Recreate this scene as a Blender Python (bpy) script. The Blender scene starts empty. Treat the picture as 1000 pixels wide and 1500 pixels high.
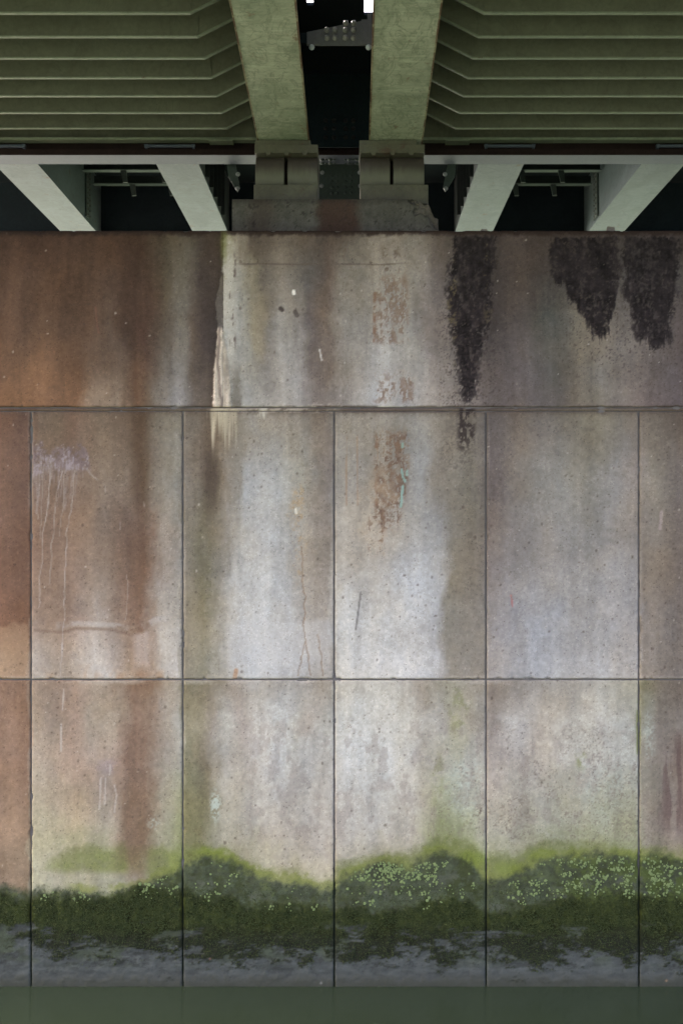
import bpy, math, random
import numpy as np
from mathutils import Vector, Matrix

random.seed(7)
rng = np.random.default_rng(7)
SC = bpy.context.scene
COL = SC.collection

# ------------------------------------------------------------------ camera
CAM_Y, CAM_Z = -9.85, 4.52
cam_d = bpy.data.cameras.new('camera')
cam = bpy.data.objects.new('camera', cam_d)
COL.objects.link(cam)
cam.location = (0, CAM_Y, CAM_Z)
cam.rotation_euler = (math.radians(90), 0, 0)
cam_d.sensor_width = 36
cam_d.lens = 35
cam_d.shift_x = -19 / 1500
cam_d.shift_y = 26 / 1500
cam_d.clip_start = 0.05
cam_d.clip_end = 2000
SC.camera = cam

# ------------------------------------------------------------------ sky, sun, exposure
SUN_EL, SUN_AZ = math.radians(42), math.radians(305)     # azimuth of the sun, measured from +Y clockwise
w = bpy.data.worlds.new('World'); SC.world = w; w.use_nodes = True
nt = w.node_tree; nt.nodes.clear()
sky = nt.nodes.new('ShaderNodeTexSky'); sky.sky_type = 'NISHITA'; sky.sun_disc = False
sky.sun_elevation = SUN_EL; sky.sun_rotation = SUN_AZ
sky.air_density = 0.4; sky.dust_density = 10.0; sky.ozone_density = 0.0
bg = nt.nodes.new('ShaderNodeBackground'); bg.inputs[1].default_value = 0.12
ow = nt.nodes.new('ShaderNodeOutputWorld')
nt.links.new(sky.outputs[0], bg.inputs[0]); nt.links.new(bg.outputs[0], ow.inputs[0])

sun_d = bpy.data.lights.new('sun', 'SUN'); sun_d.energy = 2.5; sun_d.angle = math.radians(30); sun_d.color = (1, .96, .9)
sun = bpy.data.objects.new('sun', sun_d); COL.objects.link(sun)
sdir = Vector((math.sin(SUN_AZ) * math.cos(SUN_EL), math.cos(SUN_AZ) * math.cos(SUN_EL), math.sin(SUN_EL)))
sun.rotation_euler = (-sdir).to_track_quat('-Z', 'Y').to_euler()
sun.location = (0, -40, 40)

vs = SC.view_settings
vs.view_transform = 'Standard'; vs.look = 'None'; vs.gamma = 1; vs.use_curve_mapping = False
vs.exposure = 4.4
SC.cycles.max_bounces = 8
SC.cycles.diffuse_bounces = 5

# ------------------------------------------------------------------ helpers
def tag(o, label=None, cat=None, group=None, kind=None):
    if label: o['label'] = label
    if cat: o['category'] = cat
    if group: o['group'] = group
    if kind: o['kind'] = kind
    return o

def thing(name, label, cat, loc=(0, 0, 0), group=None):
    o = bpy.data.objects.new(name, None); COL.objects.link(o)
    o.location = loc; o.empty_display_size = .1
    return tag(o, label, cat, group)

def put(name, me, mat, parent=None, base=None, loc=None, rot=None):
    """link mesh as an object; base = world location of the parent for meshes written in world coordinates"""
    o = bpy.data.objects.new(name, me); COL.objects.link(o)
    if mat is not None and not me.materials: me.materials.append(mat)
    if parent is not None:
        o.parent = parent
        if base is not None: o.matrix_parent_inverse = Matrix.Translation(-Vector(base))
    if loc is not None: o.location = loc
    if rot is not None: o.rotation_euler = rot
    return o

class MB:
    def __init__(s): s.v = []; s.f = []
    def hexa(s, p):
        n = len(s.v); s.v += [tuple(q) for q in p]
        for f in ((0, 3, 2, 1), (4, 5, 6, 7), (0, 1, 5, 4), (1, 2, 6, 5), (2, 3, 7, 6), (3, 0, 4, 7)):
            s.f.append(tuple(n + i for i in f))
        return s
    def box(s, x0, x1, y0, y1, z0, z1):
        return s.hexa([(x0, y0, z0), (x1, y0, z0), (x1, y1, z0), (x0, y1, z0), (x0, y0, z1), (x1, y0, z1), (x1, y1, z1), (x0, y1, z1)])
    def prism_xz(s, prof, y0, y1):
        """closed profile in x,z (counter-clockwise seen from -y) pushed along y"""
        n = len(s.v); k = len(prof)
        s.v += [(x, y0, z) for x, z in prof] + [(x, y1, z) for x, z in prof]
        s.f.append(tuple(n + i for i in range(k))); s.f.append(tuple(n + k + i for i in reversed(range(k))))
        for i in range(k):
            j = (i + 1) % k; s.f.append((n + j, n + i, n + k + i, n + k + j))
        return s
    def prism_yz(s, prof, x0, x1):
        n = len(s.v); k = len(prof)
        s.v += [(x0, y, z) for y, z in prof] + [(x1, y, z) for y, z in prof]
        s.f.append(tuple(n + i for i in reversed(range(k)))); s.f.append(tuple(n + k + i for i in range(k)))
        for i in range(k):
            j = (i + 1) % k; s.f.append((n + i, n + j, n + k + j, n + k + i))
        return s
    def tube(s, a, b, r, n=10):
        a, b = Vector(a), Vector(b); d = (b - a).normalized()
        p = d.orthogonal().normalized(); q = d.cross(p); m = len(s.v)
        for c in (a, b):
            for i in range(n):
                t = 2 * math.pi * i / n; s.v.append(tuple(c + r * (math.cos(t) * p + math.sin(t) * q)))
        for i in range(n):
            j = (i + 1) % n; s.f.append((m + i, m + j, m + n + j, m + n + i))
        s.f.append(tuple(m + i for i in reversed(range(n)))); s.f.append(tuple(m + n + i for i in range(n)))
        return s
    def mesh(s, name='mesh'):
        me = bpy.data.meshes.new(name); me.from_pydata(s.v, [], s.f); me.validate(); me.update(); return me
    def build(s, name, mat, parent=None, base=None, bevel=0, smooth=False):
        me = s.mesh(name)
        if smooth: me.polygons.foreach_set('use_smooth', [True] * len(me.polygons))
        o = put(name, me, mat, parent, base)
        if bevel:
            b = o.modifiers.new('bevel', 'BEVEL'); b.width = bevel; b.segments = 2; b.limit_method = 'ANGLE'
        return o

def lin(c):
    c = np.asarray(c, float) / 255
    return np.where(c <= .04045, c / 12.92, ((c + .055) / 1.055) ** 2.4)

# ------------------------------------------------------------------ node materials
class N:
    """small wrapper that writes shader nodes"""
    def __init__(s, name):
        s.m = bpy.data.materials.new(name); s.m.use_nodes = True; s.t = s.m.node_tree
        s.b = s.t.nodes['Principled BSDF']; s.pos = s.t.nodes.new('ShaderNodeNewGeometry').outputs['Position']
    def _set(s, sock, v):
        if isinstance(v, bpy.types.NodeSocket): s.t.links.new(v, sock)
        elif isinstance(v, (tuple, list, np.ndarray)) and sock.type == 'RGBA': sock.default_value = tuple(v)[:3] + (1,)
        else: sock.default_value = v
    def math(s, op, a, b=0.0, clamp=False):
        n = s.t.nodes.new('ShaderNodeMath'); n.operation = op; n.use_clamp = clamp
        s._set(n.inputs[0], a); s._set(n.inputs[1], b); return n.outputs[0]
    def scale(s, sc, off=(0, 0, 0), vec=None):
        n = s.t.nodes.new('ShaderNodeMapping'); s._set(n.inputs[0], vec or s.pos)
        n.inputs['Scale'].default_value = sc; n.inputs['Location'].default_value = off; return n.outputs[0]
    def noise(s, sc, detail=4, rough=.55, dist=0.0, off=(0, 0, 0)):
        n = s.t.nodes.new('ShaderNodeTexNoise'); n.inputs['Scale'].default_value = 1
        n.inputs['Detail'].default_value = detail; n.inputs['Roughness'].default_value = rough; n.inputs['Distortion'].default_value = dist
        s._set(n.inputs['Vector'], s.scale(sc, off)); return n.outputs['Fac']
    def voro(s, sc, feat='F1', out='Distance'):
        n = s.t.nodes.new('ShaderNodeTexVoronoi'); n.feature = feat; n.inputs['Scale'].default_value = 1
        s._set(n.inputs['Vector'], s.scale(sc)); return n.outputs[out]
    def step(s, x, a, b):
        n = s.t.nodes.new('ShaderNodeMapRange'); n.interpolation_type = 'SMOOTHSTEP'
        s._set(n.inputs[0], x); n.inputs[1].default_value = a; n.inputs[2].default_value = b; return n.outputs[0]
    def mix(s, f, a, b, mode='MIX'):
        n = s.t.nodes.new('ShaderNodeMix'); n.data_type = 'RGBA'; n.blend_type = mode
        s._set(n.inputs[0], f); s._set(n.inputs[6], a); s._set(n.inputs[7], b); return n.outputs[2]
    def attr(s, name):
        n = s.t.nodes.new('ShaderNodeAttribute'); n.attribute_name = name; return n
    def bump(s, h, strength=.3, dist=.01):
        n = s.t.nodes.new('ShaderNodeBump'); n.inputs['Strength'].default_value = strength; n.inputs['Distance'].default_value = dist
        s._set(n.inputs['Height'], h); s.t.links.new(n.outputs[0], s.b.inputs['Normal'])
    def out(s, col, rough=.7, metal=0.0, spec=.5):
        s._set(s.b.inputs['Base Color'], col); s._set(s.b.inputs['Roughness'], rough)
        s.b.inputs['Metallic'].default_value = metal; s.b.inputs['Specular IOR Level'].default_value = spec
        return s.m

def paint_mat(name, base, dark, rust=(.09, .045, .025), smear=.5, rust_amt=.62, rough=.55, spec=.4, scuff=0.0):
    """old brushed-on steel paint: smears, wavy run marks, rust bleeding"""
    n = N(name)
    big = n.noise((2.6, 1.5, 2.6), 4, .6, 1.2)
    wav = n.noise((3.4, 2.6, 3.4), 4, .55, 1.6, (3, 1, 0))
    edge = n.math('ABSOLUTE', n.math('SUBTRACT', wav, .5))
    line = n.math('SUBTRACT', 1.0, n.step(edge, .0, .03))
    fine = n.noise((26, 60, 26), 3, .6)
    streak = n.noise((4, 22, 4), 4, .6, .3)
    c = n.mix(n.math('MULTIPLY', n.step(big, .35, .68), smear), base, dark)
    c = n.mix(n.math('MULTIPLY', n.step(streak, .45, .7), smear * .55), c, dark)
    c = n.mix(n.math('MULTIPLY', line, smear * .38), c, tuple(np.array(dark) * .6))
    if scuff:
        w2 = n.noise((4.5, 2.2, 4.5), 4, .6, 2.4, (1, 7, 0))
        arc = n.math('SUBTRACT', 1.0, n.step(n.math('ABSOLUTE', n.math('SUBTRACT', w2, .56)), .0, .045))
        c = n.mix(n.math('MULTIPLY', arc, scuff), c, tuple(np.array(dark) * .75))
        c = n.mix(n.math('MULTIPLY', n.step(n.noise((3, 26, 3), 5, .65, .8, (5, 2, 0)), .54, .68), scuff * .8), c, tuple(np.array(base) * 1.35))
    r = n.noise((5, 5, 5), 6, .7, .4, (9, 4, 2))
    c = n.mix(n.step(r, rust_amt, rust_amt + .1), c, rust)
    c = n.mix(n.step(fine, .25, .75), n.mix(1.0, c, (.9, .9, .9), 'MULTIPLY'), n.mix(1.0, c, (1.08, 1.08, 1.08), 'MULTIPLY'))
    n.bump(fine, .15, .004)
    return n.out(c, rough, 0, spec)

M = {}
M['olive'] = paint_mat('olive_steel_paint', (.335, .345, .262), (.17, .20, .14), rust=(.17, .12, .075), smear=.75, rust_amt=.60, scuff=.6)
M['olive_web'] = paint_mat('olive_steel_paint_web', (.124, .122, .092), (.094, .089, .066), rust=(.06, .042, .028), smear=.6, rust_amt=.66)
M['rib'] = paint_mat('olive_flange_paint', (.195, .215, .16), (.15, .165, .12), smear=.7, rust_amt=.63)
M['pale'] = paint_mat('pale_green_steel_paint', (.104, .132, .145), (.072, .093, .100), rust=(.085, .07, .055), smear=.75, rust_amt=.60)
M['pale_grey'] = paint_mat('pale_grey_steel_paint', (.07, .083, .115), (.058, .069, .092), smear=.4, rust_amt=.72)
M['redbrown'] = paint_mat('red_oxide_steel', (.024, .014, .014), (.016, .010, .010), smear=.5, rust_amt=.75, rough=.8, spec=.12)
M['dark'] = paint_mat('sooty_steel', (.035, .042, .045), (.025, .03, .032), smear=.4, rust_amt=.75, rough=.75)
M['darkgreen'] = paint_mat('dark_green_steel', (.06, .08, .075), (.04, .055, .052), smear=.4, rust_amt=.75)
M['bearing'] = paint_mat('bearing_cast_steel', (.10, .094, .068), (.072, .064, .047), rust=(.075, .045, .034), smear=.7, rust_amt=.56)
M['grey_steel'] = paint_mat('grey_steel', (.08, .076, .076), (.055, .053, .053), smear=.4, rust_amt=.7)
M['bolt'] = paint_mat('galvanised_bolt', (.30, .32, .34), (.2, .21, .22), smear=.3, rust_amt=.75, rough=.4)
M['rivet_grey'] = paint_mat('worn_rivet', (.17, .16, .155), (.12, .115, .11), smear=.4, rust_amt=.75, rough=.45)  # lighter than the plate: rivet highlights put into the colour
M['rust_edge'] = paint_mat('rusty_flange_edge', (.26, .24, .15), (.15, .11, .065), rust=(.10, .055, .03), smear=.9, rust_amt=.45)
M['redsoot'] = paint_mat('sooty_rivet', (.018, .018, .019), (.012, .012, .013), smear=.4, rust_amt=.85, rough=.8, spec=.15)
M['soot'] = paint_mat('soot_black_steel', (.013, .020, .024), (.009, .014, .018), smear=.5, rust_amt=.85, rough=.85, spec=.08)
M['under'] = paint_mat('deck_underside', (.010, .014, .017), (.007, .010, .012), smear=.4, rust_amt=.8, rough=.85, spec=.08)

def concrete_mat():
    n = N('stained_concrete')
    a = n.attr('stain')
    fine = n.noise((42, 42, 42), 4, .65)
    grit = n.noise((150, 150, 150), 2, .6)
    pit = n.voro((26, 26, 26)); pitmask = n.math('SUBTRACT', 1.0, n.step(pit, .10, .17))
    gate = n.step(n.noise((7, 7, 7), 2, .5), .52, .6)
    pits = n.math('MULTIPLY', pitmask, gate)
    c = a.outputs['Color']
    g = n.math('ADD', .82, n.math('MULTIPLY', n.math('ADD', n.math('MULTIPLY', fine, .7), n.math('MULTIPLY', grit, .3)), .36))
    cb = n.t.nodes.new('ShaderNodeCombineColor')
    for k in range(3): n.t.links.new(g, cb.inputs[k])
    c = n.mix(1.0, c, cb.outputs[0], 'MULTIPLY')
    c = n.mix(n.math('MULTIPLY', pits, .55), c, (.03, .025, .02))
    # sand grains and pores: single cells picked at random, some dark, some pale
    vo = n.t.nodes.new('ShaderNodeTexVoronoi'); vo.inputs['Scale'].default_value = 1
    n.t.links.new(n.scale((62, 62, 62)), vo.inputs['Vector'])
    sc = n.t.nodes.new('ShaderNodeSeparateColor'); n.t.links.new(vo.outputs['Color'], sc.inputs[0])
    core = n.math('SUBTRACT', 1.0, n.step(vo.outputs['Distance'], .28, .5))
    dry = n.math('SUBTRACT', 1.0, a.outputs['Alpha'])
    dk = n.math('MULTIPLY', n.math('MULTIPLY', core, n.step(sc.outputs[0], .74, .78)), n.math('MULTIPLY', dry, .30))
    lt = n.math('MULTIPLY', n.math('MULTIPLY', core, n.step(sc.outputs[1], .82, .86)), n.math('MULTIPLY', dry, .20))
    c = n.mix(dk, c, n.mix(1.0, c, (.35, .31, .28), 'MULTIPLY'))
    c = n.mix(lt, c, n.mix(1.0, c, (1.9, 1.85, 1.8), 'MULTIPLY'))
    h = n.math('ADD', n.math('MULTIPLY', fine, .6), n.math('MULTIPLY', grit, .4))
    h = n.math('SUBTRACT', h, n.math('MULTIPLY', pits, 1.5))
    n.bump(h, .35, .006)
    rough = n.math('SUBTRACT', .92, n.math('MULTIPLY', a.outputs['Alpha'], .42))
    return n.out(c, rough, 0, .1)
M['concrete'] = concrete_mat()

n = N('joint_filler')
zz = n.t.nodes.new('ShaderNodeSeparateXYZ'); n.t.links.new(n.pos, zz.inputs[0])
alg = n.step(n.math('ADD', zz.outputs[2], n.math('MULTIPLY', n.noise((6, 6, 6), 4), .7)), 1.75, 1.35)
M['joint'] = n.out(n.mix(alg, n.mix(n.noise((9, 9, 9), 4), (.07, .062, .056), (.20, .175, .155)), (.014, .018, .010)), .9, 0, .1)

def moss_mat():
    n = N('moss_fronds')
    c = n.mix(n.noise((9, 9, 9), 3), (.016, .024, .006), (.045, .056, .013))
    c = n.mix(n.step(n.noise((40, 40, 40), 2), .55, .75), c, (.065, .075, .022))
    return n.out(c, .8, 0, .2)
M['moss'] = moss_mat()
n = N('liverwort_leaf')
M['liver'] = n.out(n.mix(n.noise((30, 30, 30), 2), (.085, .115, .038), (.22, .265, .095)), .7, 0, .2)

def water_mat():
    n = N('murky_water')
    nz = n.noise((1.1, 1.6, 1), 3, .5); 
    n.bump(n.noise((.8, 1.5, 1), 2, .5), .05, .05)
    c = n.mix(nz, (.024, .033, .018), (.030, .040, .022))
    m = n.out(c, .17, 0, .5); n.b.inputs['IOR'].default_value = 1.33
    return m
M['water'] = water_mat()

# ------------------------------------------------------------------ numpy noise
def _hash(ix, iy, seed):
    h = (ix.astype(np.int64) * 374761393 + iy.astype(np.int64) * 668265263 + seed * 974634777) & 0xffffffff
    h = ((h ^ (h >> 13)) * 1274126177) & 0xffffffff
    h = ((h ^ (h >> 15)) * 2246822519) & 0xffffffff
    return ((h ^ (h >> 16)) & 0xffffff) / float(0xffffff)

def vnoise(x, y, seed):
    ix, iy = np.floor(x), np.floor(y); fx, fy = x - ix, y - iy
    fx = fx * fx * fx * (fx * (fx * 6 - 15) + 10); fy = fy * fy * fy * (fy * (fy * 6 - 15) + 10)
    a, b = _hash(ix, iy, seed), _hash(ix + 1, iy, seed)
    c, d = _hash(ix, iy + 1, seed), _hash(ix + 1, iy + 1, seed)
    return (a + (b - a) * fx) * (1 - fy) + (c + (d - c) * fx) * fy

def fbm(u, v, su, sv, octv=4, seed=0, gain=.55):
    """about -1 .. 1"""
    t = 0; amp = 1; tot = 0; x, y = u / su, v / sv
    for o in range(octv):
        t = t + amp * (vnoise(x + 17.3 * o, y + 9.1 * o, seed + 31 * o) * 2 - 1); tot += amp
        amp *= gain; x, y = x * 2.03, y * 2.03
    return t / tot * 1.5

def sm(x, a, b):
    t = np.clip((x - a) / (b - a), 0, 1); return t * t * (3 - 2 * t)

# ------------------------------------------------------------------ the stains and painted-in shade of the pier wall
# wall drawing coordinates: u to the right, v downwards, 148 units to the metre, waterline at v = 1445
S = 148.0
TEST = False
def toX(u): return (u - 519) / S
def toZ(v): return (1445 - v) / S

T_TOP = {  # colours include the wall's shading, darker towards the top edge
 338: [(0,70,54,47),(130,74,57,49),(205,68,53,45),(240,88,78,66),(275,90,81,70),(310,66,56,51),(325,68,60,50),(331,138,134,114),(350,146,138,128),(375,98,87,79),(430,106,95,87),(480,88,76,69),(520,112,101,92),(560,134,122,112),(600,124,114,105),(645,84,75,70),(690,78,69,66),(760,80,70,66),(850,78,69,66),(1000,74,65,63)],
 400: [(0,84,65,55),(130,84,65,54),(205,76,59,50),(240,96,86,74),(270,104,97,88),(295,80,70,66),(325,62,54,50),(331,155,150,142),(350,163,158,152),(375,140,130,114),(392,114,104,95),(430,118,109,101),(455,94,88,84),(485,104,89,80),(505,132,123,114),(560,150,142,134),(605,146,139,133),(630,116,106,102),(650,110,100,96),(690,84,76,73),(740,74,66,63),(800,78,70,66),(1000,80,75,72)],
 480: [(0,92,72,60),(60,95,74,60),(130,90,70,57),(165,92,76,66),(190,76,60,51),(212,80,61,52),(238,98,86,75),(258,112,105,98),(275,112,106,100),(290,90,79,71),(305,80,70,66),(325,66,58,55),(331,160,155,147),(350,166,162,156),(378,152,143,128),(392,130,120,110),(412,148,140,132),(430,138,130,122),(455,100,90,86),(480,112,97,86),(505,144,136,127),(545,156,149,143),(605,150,145,140),(625,124,115,111),(650,122,112,107),(690,98,89,84),(730,76,68,65),(770,80,72,68),(805,86,86,82),(850,115,107,97),(905,122,114,108),(1000,90,81,79)],
 596: [(0,122,91,68),(60,132,99,75),(110,116,88,68),(130,136,117,101),(170,140,124,110),(200,108,84,66),(235,120,109,97),(262,150,145,142),(290,104,94,86),(325,86,76,68),(331,120,116,102),(350,150,147,142),(400,160,155,150),(440,158,152,147),(460,130,118,110),(490,140,130,123),(540,166,161,157),(600,162,156,151),(650,142,134,128),(700,104,95,91),(740,98,89,86),(800,104,96,92),(870,118,110,98),(900,126,118,113),(935,114,103,99),(1000,96,86,85)]}
T_MID = {
 600: [(0,118,88,75),(44,108,80,68),(48,122,102,88),(80,122,102,86),(105,120,93,79),(150,130,111,97),(185,122,101,88),(205,102,80,66),(240,128,116,103),(265,137,128,117),(271,128,117,107),(310,116,102,91),(345,150,141,132),(400,154,146,140),(480,138,125,117),(492,152,145,140),(560,156,147,139),(620,152,146,142),(660,124,115,109),(709,114,105,101),(714,106,96,93),(790,122,113,109),(870,130,123,112),(932,124,115,110),(938,120,110,103),(1000,106,96,91)],
 700: [(0,124,96,84),(44,112,84,72),(48,128,104,90),(100,134,108,92),(150,138,120,108),(185,134,117,106),(200,112,92,82),(210,112,92,77),(228,132,119,109),(265,148,145,141),(271,136,127,121),(288,126,116,108),(300,99,88,83),(310,92,82,77),(320,118,107,96),(332,140,132,126),(350,147,140,133),(362,167,166,169),(400,172,169,168),(420,178,175,171),(445,169,168,166),(468,144,134,127),(487,145,134,130),(492,160,153,147),(545,158,149,141),(590,156,149,143),(620,156,155,158),(645,136,129,124),(662,138,131,124),(685,124,117,107),(709,120,111,107),(714,116,106,106),(750,132,124,120),(790,140,137,136),(820,150,147,145),(860,152,146,138),(895,155,151,151),(932,147,136,131),(938,150,140,134),(960,145,137,128),(1000,124,114,110)],
 800: [(0,122,92,78),(44,116,86,72),(48,136,108,94),(100,138,112,97),(150,139,119,107),(185,122,96,83),(208,120,92,76),(235,145,131,121),(265,156,148,140),(271,130,121,110),(300,114,107,91),(330,142,135,127),(352,174,172,172),(420,182,179,178),(450,168,157,146),(485,148,139,133),(492,176,170,165),(560,172,164,157),(600,176,175,178),(640,164,161,160),(660,132,124,113),(709,130,121,113),(714,126,116,112),(790,143,138,137),(860,152,147,144),(932,152,145,141),(938,140,130,121),(1000,120,108,101)],
 900: [(0,132,96,78),(44,124,90,72),(48,152,130,117),(100,150,124,108),(140,166,153,145),(185,142,114,98),(208,128,98,80),(235,160,151,144),(265,166,161,157),(271,136,128,116),(300,126,119,102),(330,158,154,149),(360,184,183,184),(420,190,188,188),(450,178,170,162),(485,164,158,155),(492,190,188,187),(560,199,199,202),(600,192,192,196),(645,176,174,175),(660,137,130,119),(709,133,125,117),(714,144,138,138),(790,162,160,162),(860,165,162,162),(932,162,157,156),(938,138,128,120),(1000,126,115,108)],
 994: [(0,163,133,109),(44,150,120,97),(48,180,168,157),(100,168,149,131),(150,190,182,176),(190,172,148,125),(208,150,117,92),(235,184,178,173),(265,182,179,178),(271,141,134,121),(300,142,136,119),(330,168,165,161),(380,194,193,193),(430,190,187,185),(485,172,169,167),(492,196,195,194),(560,205,204,205),(620,197,197,200),(645,178,175,174),(665,141,134,124),(709,138,131,123),(714,156,151,150),(790,175,173,174),(860,178,175,173),(932,173,169,167),(938,144,135,126),(1000,134,124,116)]}
T_BOT = {
 997: [(0,144,113,96),(44,138,107,90),(48,162,140,124),(105,162,134,117),(150,160,140,124),(190,136,106,87),(215,133,105,87),(240,162,147,134),(265,152,142,132),(271,126,119,101),(305,126,117,101),(340,157,147,140),(370,167,160,154),(420,181,175,171),(485,162,154,148),(492,181,178,175),(580,188,185,183),(620,167,158,150),(660,156,151,139),(690,151,144,135),(709,141,133,125),(714,137,126,119),(790,164,157,151),(860,174,169,164),(932,170,167,157),(938,122,118,98),(970,131,121,111),(1000,126,113,105)],
 1060: [(0,146,116,100),(44,138,108,92),(48,160,147,137),(85,166,146,134),(108,174,147,133),(135,166,152,140),(170,175,161,149),(195,150,122,108),(212,152,127,111),(235,165,152,142),(262,180,179,177),(271,148,143,126),(298,148,141,125),(312,163,153,145),(330,182,179,174),(350,175,166,163),(372,196,193,193),(420,207,207,209),(437,190,186,181),(460,190,182,176),(485,184,180,174),(492,200,198,196),(560,207,206,206),(600,205,204,203),(628,187,183,179),(648,180,176,173),(665,169,168,151),(682,175,172,166),(709,172,167,163),(714,162,152,147),(745,190,184,180),(790,185,178,173),(830,190,188,186),(895,195,194,193),(932,186,184,176),(938,158,154,138),(952,166,166,158),(968,138,130,124),(1000,144,135,128)],
 1120: [(0,150,120,103),(44,142,112,96),(48,176,163,151),(110,174,150,136),(160,177,157,146),(192,142,113,97),(212,146,118,102),(235,166,153,141),(265,172,168,158),(271,134,131,109),(305,128,119,103),(330,176,170,164),(370,190,184,179),(430,199,197,195),(485,182,179,177),(492,195,193,192),(580,203,202,201),(620,182,177,172),(660,175,176,167),(709,174,171,166),(714,172,163,158),(790,189,184,181),(860,186,184,179),(932,188,188,183),(938,145,140,127),(970,142,132,125),(1000,124,111,106)],
 1230: [(0,167,137,114),(44,152,127,107),(48,180,177,152),(110,167,160,132),(160,177,170,150),(195,132,107,86),(212,134,110,88),(232,165,160,134),(265,157,162,122),(271,130,128,98),(295,126,123,96),(325,163,158,143),(400,184,178,170),(485,182,176,170),(492,188,183,177),(600,185,180,171),(650,142,150,107),(690,168,171,143),(709,168,168,150),(714,171,169,158),(800,168,168,153),(870,152,154,130),(932,163,165,143),(938,163,157,148),(1000,142,130,124)],
 1300: [(0,140,120,102),(44,125,110,92),(48,172,170,148),(110,172,168,152),(200,170,165,152),(265,150,150,118),(271,130,130,100),(400,170,168,140),(485,185,180,160),(492,165,160,138),(600,150,150,118),(709,140,145,95),(714,160,160,120),(1000,130,130,100)]}

U_PTS = [-20, 0, 45, 70, 130, 200, 270, 300, 340, 360, 400, 440, 486, 492, 520, 560, 600, 625, 650, 690, 711, 760, 790, 850, 935, 1020]
# upper limit of the thin green film, of the grey-green crust and of the thick dark moss
V_FILM = [1300, 1300, 1290, 1258, 1236, 1240, 1236, 1236, 1244, 1262, 1272, 1276, 1284, 1266, 1258, 1252, 1250, 1240, 1222, 1232, 1250, 1250, 1232, 1232, 1238, 1250]
V_CRUST = [1285, 1290, 1302, 1298, 1304, 1300, 1262, 1250, 1256, 1272, 1286, 1290, 1300, 1292, 1272, 1266, 1264, 1256, 1247, 1256, 1290, 1278, 1256, 1250, 1248, 1254]
V_MOSS = [1304, 1308, 1318, 1312, 1316, 1302, 1304, 1312, 1316, 1322, 1324, 1326, 1330, 1332, 1330, 1334, 1330, 1318, 1308, 1322, 1334, 1332, 1322, 1312, 1308, 1318]

# daylight level on a plain grey wall here, one figure for each course of the wall (separate pours):
# turns the colours read off the wall into surface colours, shade within a course left in
LIGHT = {'top': (.98, 1.05, 1.09), 'mid': (1.23, 1.33, 1.51), 'bot': (1.34, 1.45, 1.73)}

def table(T, u, v):
    ks = sorted(T); out = np.zeros(u.shape + (3,)); rows = []
    for k in ks:
        a = np.array(T[k], float)
        rows.append(np.stack([np.interp(u, a[:, 0], a[:, c]) for c in (1, 2, 3)], -1))
    for i in range(len(ks) - 1):
        lo, hi = ks[i], ks[i + 1]
        m = (v >= lo if i else v > -1e9) & (v < hi if i < len(ks) - 2 else v < 1e9)
        t = np.clip((v - lo) / (hi - lo), 0, 1)[..., None]
        out = np.where(m[..., None], rows[i] * (1 - t) + rows[i + 1] * t, out)
    return out

def over(c, col, m):
    return c * (1 - m[..., None]) + np.asarray(col, float) * m[..., None]

def polyline(u, v, pts, wid):
    """soft mask around a polyline"""
    m = np.zeros_like(u)
    for (a, b), (c, d) in zip(pts[:-1], pts[1:]):
        L2 = (c - a) ** 2 + (d - b) ** 2 + 1e-9
        t = np.clip(((u - a) * (c - a) + (v - b) * (d - b)) / L2, 0, 1)
        q = np.hypot(u - a - t * (c - a), v - b - t * (d - b))
        m = np.maximum(m, 1 - sm(q, wid * .5, wid * 1.1))
    return m

def dots(u, v, cell, prob, r0, r1, seed):
    """loose round specks: one chance per cell"""
    ix, iy = np.floor(u / cell), np.floor(v / cell)
    a, b, c_, d = (_hash(ix, iy, seed + k) for k in (0, 100, 200, 300))
    rad = r0 + (r1 - r0) * d ** 2
    cu, cv = (ix + .2 + .6 * a) * cell, (iy + .2 + .6 * b) * cell
    q = np.hypot(u - cu, (v - cv) * (.7 + .6 * a))
    return (c_ < prob) * (1 - sm(q, rad * .5, rad * 1.15))

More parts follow.
